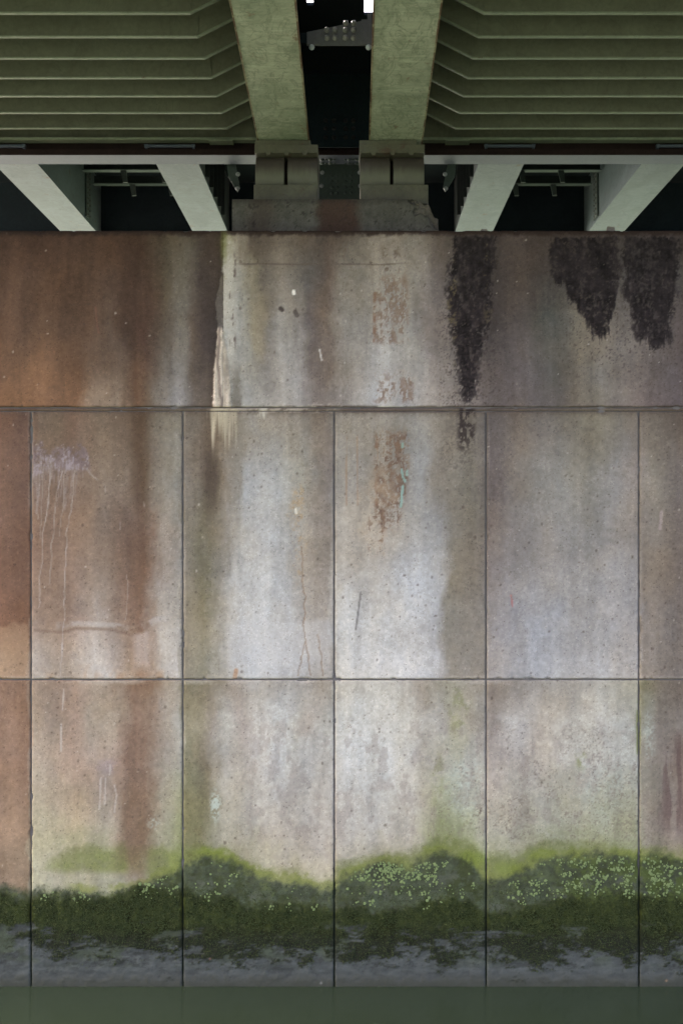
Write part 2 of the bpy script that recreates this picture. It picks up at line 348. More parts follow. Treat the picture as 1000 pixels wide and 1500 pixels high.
def paint_wall(u, v, row, u0, u1):
    """u, v grids of one panel -> linear colour, wetness, outward relief in metres, moss density, crust density"""
    wu = np.clip(u + 9 * fbm(u, v, 60, 90, 3, 5) + 5 * fbm(u, v, 12, 26, 4, 6, .65), u0 + .5, u1 - .5)
    wv = v + 22 * fbm(u, v, 70, 60, 3, 8) + 8 * fbm(u, v, 15, 15, 2, 81)
    T = {'top': T_TOP, 'mid': T_MID, 'bot': T_BOT}[row]
    c = table(T, np.where((u < 0) | (u > 1000), np.clip(wu, u0, u1), wu), wv)
    if row != 'top':
        k = (.20 * (1 - sm(u, 240, 275)))[..., None]; c = c * (1 - k) + (c.mean(-1, keepdims=True) + np.array([2, 0, 0])) * k
    # weathering at several sizes
    streak = fbm(u + 10 * fbm(u, v, 50, 160, 2, 10), v, 24, 420, 4, 11, .5); streak2 = fbm(u, v, 5, 160, 3, 12)
    blot = fbm(u, v, 55, 55, 5, 13, .6); grain = fbm(u, v, 7, 7, 3, 14, .7)
    speck = _hash(np.round(u * 1.0), np.round(v * 1.0), 77)
    gr3 = fbm(u + .37 * v, v - .41 * u, 4.3, 4.3, 2, 18)
    f = 1 + (.10 if row == 'top' else .06) * streak + .018 * streak2 + .07 * blot + .035 * grain + .045 * gr3
    c = c * f[..., None]
    c = c * (1 + np.array([.012, 0, -.02]) * (fbm(u, v, 40, 70, 4, 15)[..., None]) * 1.4) * np.array([1, 1, .985])
    dens = .6 + .5 * fbm(u, v, 90, 90, 2, 25)
    pit = dots(u, v, 10, .24 * dens, .9, 2.0, 21) + dots(u, v, 23, .12 * dens, 1.3, 2.8, 22)
    c = over(c, (72, 61, 55), .45 * np.clip(pit, 0, 1))
    lit = dots(u, v, 15, .10 * dens, .8, 1.7, 23)
    c = over(c, (212, 205, 196), .5 * lit)
    rel = .0016 * blot + .0008 * grain
    wet = np.zeros_like(u); moss = np.zeros_like(u); crust = np.zeros_like(u)
    e1 = fbm(u, v, 26, 26, 5, 31, .65); e2 = fbm(u, v, 9, 9, 4, 32, .7); ev = fbm(u, v, 7, 60, 4, 33, .6)
    if row == 'top':
        # faint formwork line; dirty top edge, darkened further against light on its rounded arris
        ln = (1 - sm(np.abs(v - 387 - 1.2 * fbm(u, v, 50, 50, 2, 41)), .6, 1.8)) * sm(u, 330, 360) * (1 - sm(u, 640, 660))
        c = over(c, (96, 84, 76), ln * np.clip(.35 + .5 * fbm(u, v, 40, 40, 2, 42), 0, 1))
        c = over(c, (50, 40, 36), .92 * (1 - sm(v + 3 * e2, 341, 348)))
        # pale lime strip next to the block joint, with dark scabs
        c = over(c, (188, 182, 171), .85 * np.clip(.75 + .7 * e1 + .3 * e2, 0, 1) * sm(u + 3 * e2 + 2 * e1, 326, 331) * (1 - sm(u + 4 * e2 + 4 * e1, 340, 352)) * sm(v + 8 * e2, 346, 360) * (1 - sm(v + 14 * e1, 515, 560)))
        scab = sm(fbm(u, v, 5, 18, 4, 43), .12, .40) * (1 - sm(np.abs(u - 341 - 2 * e1), 2, 6)) * (1 - sm(v, 500, 530)) * sm(v, 365, 380)
        c = over(c, (88, 74, 70), .8 * scab)
        c = over(c, (105, 108, 62), .5 * (1 - sm(np.abs(u - 328), 2, 7)) * (1 - sm(v + 20 * e1, 365, 410)))
        c = over(c, (165, 150, 118), .35 * (1 - sm(np.abs(u - 380 - 6 * e1), 5, 16)) * sm(v, 400, 470) * (1 - sm(v, 510, 540)))
        c = over(c, (92, 84, 72), .45 * (1 - sm(np.abs(u - 341 - 5 * e2 - (v - 500) * .07), 4, 11)) * sm(v, 515, 560))
        # rust scabs
        for (a, b, p, q, th, k) in ((548, 598, 392, 505, -.16, .85), (546, 606, 540, 592, .02, .85), (556, 588, 350, 402, .12, .7), (496, 514, 342, 382, .0, .7)):
            box = sm(u, a - 4, a + 6) * (1 - sm(u, b - 6, b + 4)) * sm(v, p - 8, p + 25) * (1 - sm(v + 5 * e2, q - 6, q + 3))
            mm = box * sm(fbm(u, v, 9, 26, 5, 44 + int(p), .8) + .35 * gr3, th, th + .22) * np.clip(.8 + .5 * e2, .25, 1)
            c = over(c, np.array([124, 104, 90]) if p > 390 else np.array([98, 84, 74]), k * mm); rel = rel - .003 * mm
        c = over(c, (122, 92, 74), .7 * polyline(u, v, [(549, 430), (548, 500)], 3) * sm(e2, -.5, .2))
        c = over(c, (232, 228, 220), polyline(u, v, [(430, 427), (430.5, 430)], 3.2))
        c = over(c, (60, 52, 50), .8 * polyline(u, v, [(411, 452), (413, 454)], 4) + .5 * polyline(u, v, [(432, 457), (435, 462)], 4))
        c = over(c, (200, 194, 186), .8 * polyline(u, v, [(468, 512), (471, 528)], 1.6))
        # black growth
        def blk(lft, rgt, bot, soft, seed):
            n1 = 7 * fbm(u, v, 20, 46, 5, seed, .65) + 4.5 * fbm(u, v, 5, 8, 3, seed + 1, .8)
            vv = [340, 400, 440, 480, 500, 520, 540, 560, 580, 600]
            L = np.interp(v, vv, lft); R = np.interp(v, vv, rgt)
            return sm(u - L + n1, -soft, soft) * (1 - sm(u - R - n1, -soft, soft)) * (1 - sm(v - bot + 1.2 * n1 + 13 * ev, -7, 10)) * sm(v + .5 * n1, 341, 352)
        A = blk([661, 656, 655, 657, 660, 664, 670, 674, 678, 684], [728, 724, 720, 716, 716, 711, 704, 701, 698, 693], 592, 9, 51)
        BB = np.interp(u, [800, 812, 830, 842, 852, 862, 880, 892, 900, 906], [395, 418, 425, 448, 470, 488, 492, 486, 455, 425])
        Bm = blk([808] * 10, [905] * 10, BB, 9, 53)
        CB = np.interp(u, [905, 915, 925, 960, 985, 992], [430, 480, 498, 506, 504, 480])
        Cm = blk([910, 911, 914, 918, 922, 922, 922, 922, 922, 922], [993, 992, 988, 985, 984, 984, 984, 984, 984, 984], CB, 9, 55)
        hole = sm(fbm(u, v, 13, 26, 5, 57, .75), .25, .75)
        for mk, seed in ((A, 0), (Bm, 1), (Cm, 2)):
            k = mk * (1 - .45 * hole) * (1 - .35 * sm(gr3 + .5 * ev, .35, .8))
            k = k * sm(mk * 1.35 + 1.1 * (vnoise(u / 2.5 + .2 * v, v / 2.9 - .2 * u, 131) - .5) + .35 * e2 + .25 * ev, .42, .80)
            tone = np.array([42, 37, 37]) * (1 + .18 * e1 + .2 * e2 + .16 * grain + .15 * ev)[..., None]
            c = c * (1 - k[..., None]) + tone * k[..., None]; rel = rel + .003 * k
        yel = A * sm(e2 + .5 * e1, .35, .7) * (sm(np.abs(u - 690), 14, 26))
        c = over(c, (112, 100, 72), .65 * yel)
        # halo of loose specks round the black growth
        halo = (1 - sm(np.abs(u - np.interp(v, [340, 600], [690, 690])), 30, 62)) * sm(vnoise(u / 2.2, v / 2.2, 58), .72, .82) * sm(v, 400, 470)
        halo2 = sm(u, 800, 830) * sm(v, 400, 440) * (1 - sm(v, 520, 580)) * sm(vnoise(u / 2.2, v / 2.2, 59), .80, .88)
        c = over(c, (66, 56, 54), .55 * np.maximum(halo, halo2))
        # lime wedge at the block joint
        wl = np.interp(v, [470, 500, 540, 596], [321, 318, 314, 312]); wr = np.interp(v, [470, 500, 540, 596], [323, 330, 336, 339])
        wd = sm(u - wl + 1.5 * e2, -1, 1.5) * (1 - sm(u - wr - 1.5 * e2, -1.5, 1)) * sm(v, 476, 484)
        wt = np.array([182, 170, 154]) * (1 + .16 * ev + .10 * e2)[..., None]
        c = c * (1 - wd[..., None]) + wt * wd[..., None]
        c = over(c, (100, 88, 82), .6 * wd * (1 - sm(np.abs(u - 321 - 4 * fbm(u, v, 40, 26, 3, 61)), 1.0, 3.0)))
        rel = rel + .012 * wd * (1 + .5 * ev)
        # lime along the bottom edge
        c = over(c, (186, 176, 164), .7 * sm(v + 3 * e2, 588, 596) * sm(u, 345, 375) * (1 - sm(u, 480, 500)) * sm(fbm(u, v, 14, 8, 3, 62), -.1, .4))
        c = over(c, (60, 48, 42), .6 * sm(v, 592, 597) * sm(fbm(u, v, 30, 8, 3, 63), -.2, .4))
        c = over(c, (135, 90, 80), .35 * polyline(u, v, [(140, 450), (143, 478), (145, 488)], 1.3))
    if row == 'mid':
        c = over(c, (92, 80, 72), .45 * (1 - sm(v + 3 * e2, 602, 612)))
        c = over(c, (190, 180, 168), .8 * (1 - sm(v, 603, 606)) * sm(u, 300, 325) * (1 - sm(u, 480, 500)) * sm(fbm(u, v, 16, 8, 4, 69, .7), -.35, .25))
        c = over(c, (100, 86, 82), .6 * (1 - sm(v, 603, 606)) * sm(u, 490, 510) * (1 - sm(u, 640, 660)))
        # tail of the black growth
        box = sm(u, 666, 674) * (1 - sm(u, 690, 700)) * (1 - sm(v + 14 * e1, 632, 672))
        c = over(c, (58, 50, 50), .85 * box * sm(fbm(u, v, 5, 7, 4, 71, .7), -.25, .15))
        c = over(c, (92, 84, 78), .4 * (1 - sm(np.hypot((u - 672) / 42, (v - 660) / 46), .4, 1)) * sm(vnoise(u / 2.2, v / 2.2, 72), .5, .75))
        # lime runs below the wedge
        runs = (1 - sm(v - 668 - 44 * fbm(u, v, 4.5, 900, 3, 73, .6) + 1.45 * np.abs(u - 331), -34, 8)) * sm(u, 301, 307) * (1 - sm(u, 345, 350))
        rt = np.array([200, 189, 168]) * (1 + .14 * fbm(u, v, 3, 90, 3, 74))[..., None]
        runs = np.clip(runs, 0, 1) * np.clip(.78 + .35 * fbm(u, v, 3, 60, 3, 79), 0, 1)
        c = c * (1 - runs[..., None]) + rt * runs[..., None]
        r2 = (1 - sm(v - 612 - 10 * fbm(u, v, 3, 900, 2, 75), -6, 4)) * sm(u, 378, 382) * (1 - sm(u, 391, 394))
        c = over(c, (206, 200, 188), .9 * r2)
        c = over(c, (86, 75, 66), .55 * (1 - sm(np.hypot((u - 307 - 4 * e1) / 15, (v - 700) / 70), .2, 1)))
        c = over(c, (86, 70, 56), .4 * (1 - sm(np.abs(u - 203 - 4 * e1), 6, 22)) * (1 - sm(v, 680, 800)))
        # lilac paint splash with runs
        d = np.interp(u, [46, 56, 62, 72, 90, 112, 118, 130, 140], [640, 645, 650, 664, 655, 652, 644, 668, 700])
        e = np.interp(u, [46, 70, 80, 95, 112, 122, 132, 142], [700, 690, 684, 690, 690, 684, 686, 706])
        sp = sm(v - d + 7 * e2, -4, 5) * (1 - sm(v - e + 9 * ev, -6, 8)) * (1 - sm(u, 128, 136)) * sm(u, 46, 50)
        st = np.array([122, 108, 110]) * (1 + .12 * e2)[..., None]
        sp = sp * np.clip(.8 + .7 * e2 + .4 * gr3, .15, 1)
        c = c * (1 - .95 * sp[..., None]) + st * .95 * sp[..., None]
        c = over(c, (156, 142, 140), .38 * sm(u, 47, 52) * (1 - sm(u + 6 * e1, 100, 128)) * sm(v, 668, 690) * (1 - sm(v + 24 * ev, 700, 780)) * np.clip(.6 + .9 * ev, 0, 1))
        c = over(c, (168, 158, 166), .7 * sp * sm(fbm(u, v, 5, 14, 4, 76, .7) + (v - 668) / 60, .05, .5))
        for pts, k, wd in (([(60, 668), (57, 720), (55, 760)], .55, 1.3), ([(64, 672), (62, 730), (60, 790)], .5, 1.3), ([(70, 668), (74, 700), (71, 738), (64, 780), (61, 830), (57, 890)], .8, 1.4),
                           ([(76, 675), (75, 690), (72, 735), (66, 765)], .7, 1.4), ([(94, 690), (84, 720), (80, 760), (77, 800), (73, 856)], .8, 1.4), ([(97, 690), (93, 720), (92, 750), (87, 785)], .7, 1.3),
                           ([(110, 690), (106, 720), (103, 760), (99, 780), (96, 830), (94, 900), (89, 990)], .95, 1.5), ([(121, 684), (120, 700)], .5, 1.2), ([(128, 688), (138, 698), (145, 703)], .7, 2),
                           ([(151, 708), (155, 714), (155, 722)], .6, 1.3), ([(186, 842), (187, 860), (185, 880), (184, 908)], .7, 1.4), ([(176, 764), (177, 775)], .6, 1.4), ([(211, 736), (212, 742)], .7, 2)):
            c = over(c, (180, 172, 168), .72 * k * polyline(u + 1.6 * fbm(u, v, 20, 20, 2, 90), v, pts, wd * .72) * np.clip(.75 + .5 * e2, 0, 1))
        for x0 in (52, 56, 60, 66, 79, 83, 88, 92, 99, 103, 107, 113):
            L_ = 700 + 60 * _hash(np.array([x0 * 7]), np.array([3]), 5)[0]
            c = over(c, (168, 160, 166), .35 * polyline(u + 1.5 * fbm(u, v, 18, 18, 2, 90 + x0), v, [(x0, 680), (x0 - 3, L_)], 1.2) * np.clip(.7 + .6 * e2, 0, 1))
        # tide mark of an old pour in the second panel
        ed = 920 + 4 * fbm(u, v, 40, 40, 2, 91) + np.interp(u, [40, 60, 195, 240, 268], [0, 0, 6, -6, -2])
        pm = sm(u, 48, 52) * (1 - sm(u, 262, 267))
        c = over(c, (118, 98, 86), .5 * pm * (1 - sm(np.abs(v - ed - 3), 1, 3.2)) * (1 - sm(u, 190, 206)) * sm(fbm(u, v, 30, 10, 3, 92), -.6, .1))
        c = over(c, (202, 194, 190), .5 * pm * sm(v - ed, -2, 6) * (1 - sm(v, 965, 995)) * (1 - sm(np.abs(u - 208), 4, 18) * .9))
        c = over(c, (190, 186, 184), .45 * pm * (1 - sm(np.abs(v - ed + 6), 2, 7)) * sm(e1, -.4, .4))
        c = over(c, (174, 148, 122), .4 * (1 - sm(u, 40, 45)) * sm(v - 914 + 5 * e1, -2, 5))
        c = over(c, (202, 201, 202), .40 * sm(u, 325, 340) * (1 - sm(u, 480, 488)) * sm(v - 906 + 8 * e1, -4, 10) * (1 - sm(v, 965, 996)))
        c = over(c, (176, 134, 98), .45 * sm(v + 10 * e1, 972, 994) * (1 - sm(u, 240, 268)) * sm(u, 52, 62) * sm(fbm(u, v, 22, 30, 3, 93), -.2, .5))
        # rust scabs
        for (a, b, p, q, th) in ((547, 600, 626, 786, -.30), (538, 584, 740, 822, .06)):
            R = b - np.clip((v - 700) / 5, 0, 16)
            box = sm(u, a - 4, a + 5) * (1 - sm(u - R, -6, 3)) * sm(v, p - 6, p + 16) * (1 - sm(v + 6 * e2, q - 30, q + 6))
            mm = box * sm(fbm(u, v, 9, 22, 6, 94 + int(p), .85) + .45 * gr3 + .35 * ev, th + .06, th + .40) * np.clip(.75 + .6 * e2, .15, 1)
            tone = np.array([116, 92, 78]) + np.array([14, 10, 4]) * e1[..., None]
            c = c * (1 - .8 * mm[..., None]) + tone * .8 * mm[..., None]; rel = rel - .002 * mm
        c = over(c, (176, 152, 126), .4 * (1 - sm(np.hypot((u - 552) / 46, (v - 745) / 80), .3, 1)) * sm(e1, -.3, .5))
        for x0 in (507, 549, 552, 523):
            c = over(c, (158, 122, 96), .4 * polyline(u, v, [(x0, 640), (x0 + .5, 740)], 1.6) * sm(ev, -.3, .4))
        for pts in ([(588, 688), (590, 699), (593, 705)], [(590, 712), (588, 726), (587, 742)], [(589, 650), (589, 655)], [(596, 690), (596, 696)]):
            c = over(c, (146, 184, 176), .75 * polyline(u, v, pts, 2.2) * sm(e2, -.7, .0))
        # orange weeps and cracks
        c = over(c, (178, 146, 106), .5 * (1 - sm(np.abs(u - 437 - 8 * e1), 3, 12)) * sm(v, 690, 730) * (1 - sm(v, 820, 880)) * sm(e2, -.2, .6))
        for pts in ([(441, 800), (444, 850), (447, 880), (444, 915), (449, 945), (454, 990)], [(447, 940), (438, 975), (436, 990)], [(464, 930), (471, 960), (472, 990)]):
            ck = polyline(u + 2 * fbm(u, v, 12, 12, 3, 95), v, pts, 1.3)
            c = over(c, (138, 114, 94), .5 * ck); rel = rel - .002 * ck
        c = over(c, (226, 220, 206), .8 * polyline(u, v, [(433, 745), (434, 752)], 2.2))
        c = over(c, (96, 92, 92), .6 * polyline(u, v, [(528, 868), (524, 900), (521, 922)], 1.6))
        c = over(c, (180, 96, 96), .5 * polyline(u, v, [(748, 872), (750, 888)], 1.6))
        c = over(c, (176, 160, 156), .7 * polyline(u, v, [(968, 750), (966, 775)], 3))
        c = over(c, (172, 118, 76), .5 * polyline(u, v, [(346, 982), (344, 994)], 4))
        c = over(c, (112, 108, 84), .35 * (1 - sm(np.abs(u - 302 - 5 * e1), 4, 20)) * sm(v, 780, 850) * (1 - sm(v, 880, 930)) * sm(e2, -.3, .5))
        # joint edges: worn pale arris, dirt beside it
        ep = np.minimum(u - u0, u1 - u)
        c = over(c, (196, 188, 182), .22 * (1 - sm(ep, 3, 6)) * sm(fbm(u, v, 9, 60, 3, 96), .1, .6))
        c = over(c, (196, 188, 178), .35 * sm(v + 2 * e2, 988, 994) * sm(fbm(u, v, 40, 10, 3, 97), -.1, .5))
    if row == 'bot':
        ep = np.minimum(u - u0, u1 - u)
        c = over(c, (200, 194, 188), .4 * (1 - sm(v + 2 * e2, 999, 1005)) * sm(fbm(u, v, 40, 10, 3, 98), -.2, .4))
        c = over(c, (192, 184, 178), .2 * (1 - sm(ep, 3, 6)) * (1 - sm(v, 1180, 1240)) * sm(fbm(u, v, 9, 60, 3, 96), .1, .6))
        # mottle of worn cement skin
        mot = sm(fbm(u, v, 16, 26, 5, 101, .72), .05, .45) * sm(v, 1020, 1080) * (1 - sm(v, 1215, 1250))
        c = over(c, (140, 130, 126), .30 * mot * sm(u, 330, 380))
        # lilac drips, second splash
        c = over(c, (150, 138, 148), .4 * (1 - sm(np.hypot((u - 158) / 24, (v - 1122) / 18), .3, 1)) * sm(e2, -.4, .4))
        for pts in ([(148, 1140), (147, 1170), (146, 1185)], [(155, 1140), (154, 1178)], [(168, 1150), (171, 1165), (168, 1190)], [(162, 1120), (161, 1135)], [(94, 1010), (92, 1040)], [(90, 1060), (90, 1100)]):
            c = over(c, (196, 190, 186), .55 * polyline(u, v, pts, 1.5))
        # pale blue-green lichen
        for (a, b, ru, rv, k) in ((316, 1180, 12, 34, .9), (682, 1150, 40, 70, .5), (880, 1150, 60, 60, .35), (225, 1205, 14, 16, .5), (950, 1080, 12, 60, .4)):
            mk = (1 - sm(np.hypot((u - a) / ru, (v - b) / rv), .2, 1)) * sm(vnoise(u / 2.6, v / 2.6, 103) + .25 * e1, .45, .75)
            c = over(c, (190, 202, 194), k * mk)
        for (a, b, ru, rv, k) in ((850, 1112, 12, 22, .5), (673, 1040, 26, 60, .35), (934, 1075, 5, 90, .8), (640, 1130, 14, 60, .3)):
            mk = (1 - sm(np.hypot((u - a) / ru, (v - b) / rv), .2, 1)) * sm(e1 + e2, -.5, .5)
            c = over(c, (116, 124, 74), k * mk)
        dk = sm(vnoise(u / 2.4, v / 2.4, 104), .68, .8) * sm(fbm(u, v, 40, 60, 3, 105), .0, .5) * sm(v, 1030, 1090) * (1 - sm(v, 1230, 1260)) * sm(u, 600, 660)
        c = over(c, (110, 98, 92), .35 * dk)
        pur = (1 - sm(np.abs(u - 985), 8, 24)) * sm(v, 1060, 1100) * (1 - sm(v, 1190, 1235)) * sm(ev, -.2, .4)
        c = over(c, (96, 76, 76), .5 * pur)
        # brown run keeps going down into the green
        # green film
        vf = np.interp(u, U_PTS, V_FILM) + 9 * e1 + 4 * e2
        film = sm(v - vf, -8, 11)
        band = 1 - sm(np.abs(v - 1262), 14, 30)
        low = np.interp(u, [0, 45, 60, 90, 100, 180, 200, 260, 300, 1000], [0, 0, .25, .8, .9, .9, .8, .9, 1, 1])
        pale = np.interp(u, [0, 45, 60, 195, 215, 340, 380, 480, 500, 560, 1000], [0, .3, .9, .9, .3, .0, .6, .75, .4, .15, 0]) * sm(v, 1270, 1284)
        fm = film * np.clip(low - pale * .8, 0, 1)
        brown = (1 - sm(np.abs(u - 202), 8, 22)) * .7
        tone = np.array([113, 122, 72]) * (1 + .18 * e1 + .10 * e2)[..., None]
        fm = np.clip(fm * (1 - brown) * (.72 + .3 * e1), 0, .92)
        c = c * (1 - fm[..., None]) + tone * fm[..., None]
        haze = (1 - sm(np.hypot((u - 665) / 46, (v - 1228) / 42), .25, 1)) + sm(u, 770, 800) * (1 - sm(u, 925, 934)) * sm(v, 1206, 1222) * .7 + .5 * (1 - sm(np.hypot((u - 290) / 40, (v - 1235) / 55), .2, 1)) + .5 * (1 - sm(np.hypot((u - 130) / 70, (v - 1235) / 40), .2, 1))
        hz = np.clip(haze, 0, 1) * sm(e1 + .8 * e2, -.5, .6) * .6 * (1 - brown)
        c = over(c, (138, 143, 110), hz)
        c = over(c, (126, 143, 66), .6 * (1 - sm(np.hypot((u - 690) / 30, (v - 1258) / 16), .3, 1)) + .45 * (1 - sm(np.hypot((u - 745) / 30, (v - 1272) / 16), .3, 1)) + .4 * (1 - sm(np.hypot((u - 790) / 34, (v - 1252) / 14), .3, 1)) + .35 * (1 - sm(np.hypot((u - 310) / 40, (v - 1247) / 8), .3, 1)))
        fr = np.interp(u, U_PTS, V_CRUST) + 7 * e1 + 5 * e2
        c = over(c, (118, 130, 58), .55 * (1 - sm(np.abs(v - fr + 1), 3, 11)) * np.clip(.6 + .8 * fbm(u, v, 40, 40, 3, 133), 0, 1) * sm(u, 52, 90))
        # grey-green crust
        vc = np.interp(u, U_PTS, V_CRUST) + 7 * e1 + 5 * e2
        crust = sm(v - vc, -5, 12)
        tone = np.array([70, 78, 64]) * (1 + .22 * e1 + .16 * e2)[..., None]
        tone = over(tone, (92, 96, 92), .6 * sm(fbm(u, v, 34, 16, 3, 111), .05, .5) * sm(v - vc, 20, 40))
        tone = over(tone, (52, 60, 34), .75 * sm(fbm(u, v, 20, 14, 5, 119, .75), -.05, .40) * np.interp(u, [0, 260, 300, 480, 520, 620, 660, 711, 740, 800, 830, 1000], [.8, .8, .7, .8, .35, .35, .9, .8, .35, .4, .9, .9]))
        tone = over(tone, (98, 110, 62), .5 * sm(fbm(u, v, 12, 10, 4, 120, .75), .1, .55) * (1 - sm(v - vc, 10, 40)))
        grn = sm(u, 780, 850)
        tone = over(tone, (78, 92, 46), .7 * grn * sm(e2 + e1, -.4, .4))
        k = crust * np.clip(.88 + .1 * e1, 0, 1)
        c = c * (1 - k[..., None]) + tone * k[..., None]
        # thick dark moss
        vm = np.interp(u, U_PTS, V_MOSS) + 9 * e1 + 5 * e2
        bot = 1399 + np.interp(u, [0, 45, 60, 130, 260, 300, 480, 500, 640, 711, 760, 935, 1000], [-42, -35, -20, -12, 4, 6, 4, 8, -2, -4, 6, 0, 0])
        tear = fbm(u, v, 40, 20, 6, 112, .82)
        lowfade = (v - bot) / 30
        moss = sm(v - vm + 7 * e2 + 4 * gr3, -9, 11) * (1 - sm(lowfade - tear * 1.5, -.45, .35)) * (1 - .85 * sm(fbm(u, v, 40, 12, 5, 118, .7), .22, .5) * sm(v, 1338, 1360))
        tone = np.array([47, 53, 25]) * (1 + .24 * e1 + .34 * e2 + .22 * grain)[..., None]
        tone = over(tone, (40, 43, 37), .8 * sm(v + 14 * e1, 1345, 1385))
        # bare wet foot of the wall
        foot = sm(v - vm, 6, 26)
        ft = np.array([83, 88, 88]) * (1 + .10 * e1 + .09 * e2 + .10 * fbm(u, v, 18, 5, 4, 113))[..., None]
        ft = over(ft, (56, 59, 57), .6 * sm(fbm(u, v, 26, 9, 5, 114, .75) + .3 * (1410 - v) / 40, .15, .5) * (1 - sm(v, 1408, 1436)))
        ft = over(ft, (76, 86, 66), .6 * sm(fbm(u, v, 40, 20, 3, 115), .0, .5) * (1 - sm(v, 1390, 1425)))
        ft = over(ft, (96, 97, 95), .4 * sm(v + 5 * e2, 1422, 1434))
        ft = over(ft, (70, 73, 66), .85 * sm(v + 6 * e2 + 4 * e1, 1424, 1444))
        c = c * (1 - foot[..., None]) + ft * foot[..., None]
        c = c * (1 - moss[..., None]) + tone * moss[..., None]
        rel = rel + .010 * moss * np.clip(.6 + .5 * e2 + .4 * e1, 0, 2) + .003 * crust * np.clip(.5 + e2, 0, 1.5)
        rel = rel + foot * .0015 * fbm(u, v, 16, 6, 4, 116)
        wet = sm(v + 10 * e1, 1385, 1440)
        for a, b, cc in ((308, 1404, (150, 112, 98)), (470, 1440, (170, 170, 168)), (975, 1436, (188, 150, 120))):
            c = over(c, cc, .6 * (1 - sm(np.hypot(u - a, v - b), 1.0, 2.6)))
    c = np.clip(c, 4, 245)
    if TEST: c = c * 0 + 170
    return lin(c) / np.array(LIGHT[row]), wet, rel, moss, crust

def wall_piece(name, u0, u1, v0, v1, row, parent, base, step, gap=1.15, deep=.03, mat='concrete'):
    """one concrete panel of the pier: a finely gridded weathered face with rounded arrises and sides going back into the joint"""
    a, b, p, q = u0 + gap, u1 - gap, v0 + gap, v1 - gap
    if row == 'top':
        p = v0; a, b = u0 + .06, u1 - .06
    if row == 'bot': q = v1
    nu = max(2, int(round((b - a) / S / step))); nv = max(2, int(round((q - p) / S / step)))
    us = np.linspace(a, b, nu + 1); vs_ = np.linspace(p, q, nv + 1)
    U, V = np.meshgrid(us, vs_)
    if row != 'top' and mat == 'concrete':
        U[:, 0] += .7 * np.clip(fbm(V[:, 0], V[:, 0] * 0 + u0, 14, 1, 4, 205, .7), -.4, 2); U[:, -1] -= .7 * np.clip(fbm(V[:, 0], V[:, 0] * 0 + u1, 14, 1, 4, 206, .7), -.4, 2)
        V[0, :] += .6 * np.clip(fbm(U[0], U[0] * 0 + v0, 14, 1, 4, 207, .7), -.4, 2); V[-1, :] -= .6 * np.clip(fbm(U[0], U[0] * 0 + v1, 14, 1, 4, 208, .7), -.4, 2)
    col, wet, rel, moss, crust = paint_wall(U, V, row, u0, u1)
    dist = np.minimum(np.minimum(U - a, b - U), np.minimum(V - p, q - V)) / S
    if row == 'top': dist = np.minimum(V - p, q - V) / S
    chip = np.clip(fbm(U, V, 10, 10, 3, 201), 0, 1.5)
    r = .008 + .010 * chip + .030 * sm(fbm(U, V, 16, 16, 3, 202), .50, .85)
    arris = np.where(dist < r, (r - np.sqrt(np.clip(r * r - (r - np.minimum(dist, r)) ** 2, 0, None))) * .8, 0)
    if row == 'bot': rel = np.where(V > 1452, 0, rel)
    Y = -rel + arris
    X, Z = toX(U), toZ(V)
    verts = np.stack([X, Y, Z], -1).reshape(-1, 3)
    idx = np.arange((nv + 1) * (nu + 1)).reshape(nv + 1, nu + 1)
    quads = np.stack([idx[1:, :-1], idx[1:, 1:], idx[:-1, 1:], idx[:-1, :-1]], -1).reshape(-1, 4)
    ring = np.concatenate([idx[0, :-1], idx[:-1, -1], idx[-1, :0:-1], idx[:0:-1, 0]])
    n0 = len(verts); rv = verts[ring].copy(); rv[:, 1] = deep
    nxt = np.roll(np.arange(len(ring)), -1)
    side = np.stack([ring, ring[nxt], n0 + nxt, n0 + np.arange(len(ring))], -1)
    verts = np.concatenate([verts, rv]); quads = np.concatenate([quads, side])
    c4 = np.concatenate([col.reshape(-1, 3), wet.reshape(-1, 1)], 1)
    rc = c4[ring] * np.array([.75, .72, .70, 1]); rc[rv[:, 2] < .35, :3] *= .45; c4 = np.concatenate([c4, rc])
    me = bpy.data.meshes.new(name)
    me.vertices.add(len(verts)); me.vertices.foreach_set('co', verts.astype(np.float32).ravel())
    me.loops.add(len(quads) * 4); me.loops.foreach_set('vertex_index', quads.astype(np.int32).ravel())
    me.polygons.add(len(quads)); me.polygons.foreach_set('loop_start', np.arange(0, len(quads) * 4, 4, dtype=np.int32))
    me.polygons.foreach_set('loop_total', np.full(len(quads), 4, np.int32))
    me.polygons.foreach_set('use_smooth', np.ones(len(quads), bool))
    at = me.color_attributes.new('stain', 'FLOAT_COLOR', 'POINT')
    at.data.foreach_set('color', c4.astype(np.float32).ravel())
    me.update(calc_edges=True)
    return put(name, me, M[mat], parent, base)

# ------------------------------------------------------------------ setting: water
mb = MB().box(-400, 400, -400, 400, -6, 0)
tag(mb.build('water', M['water']), 'still murky green river water at the foot of the pier', 'water', kind='structure')

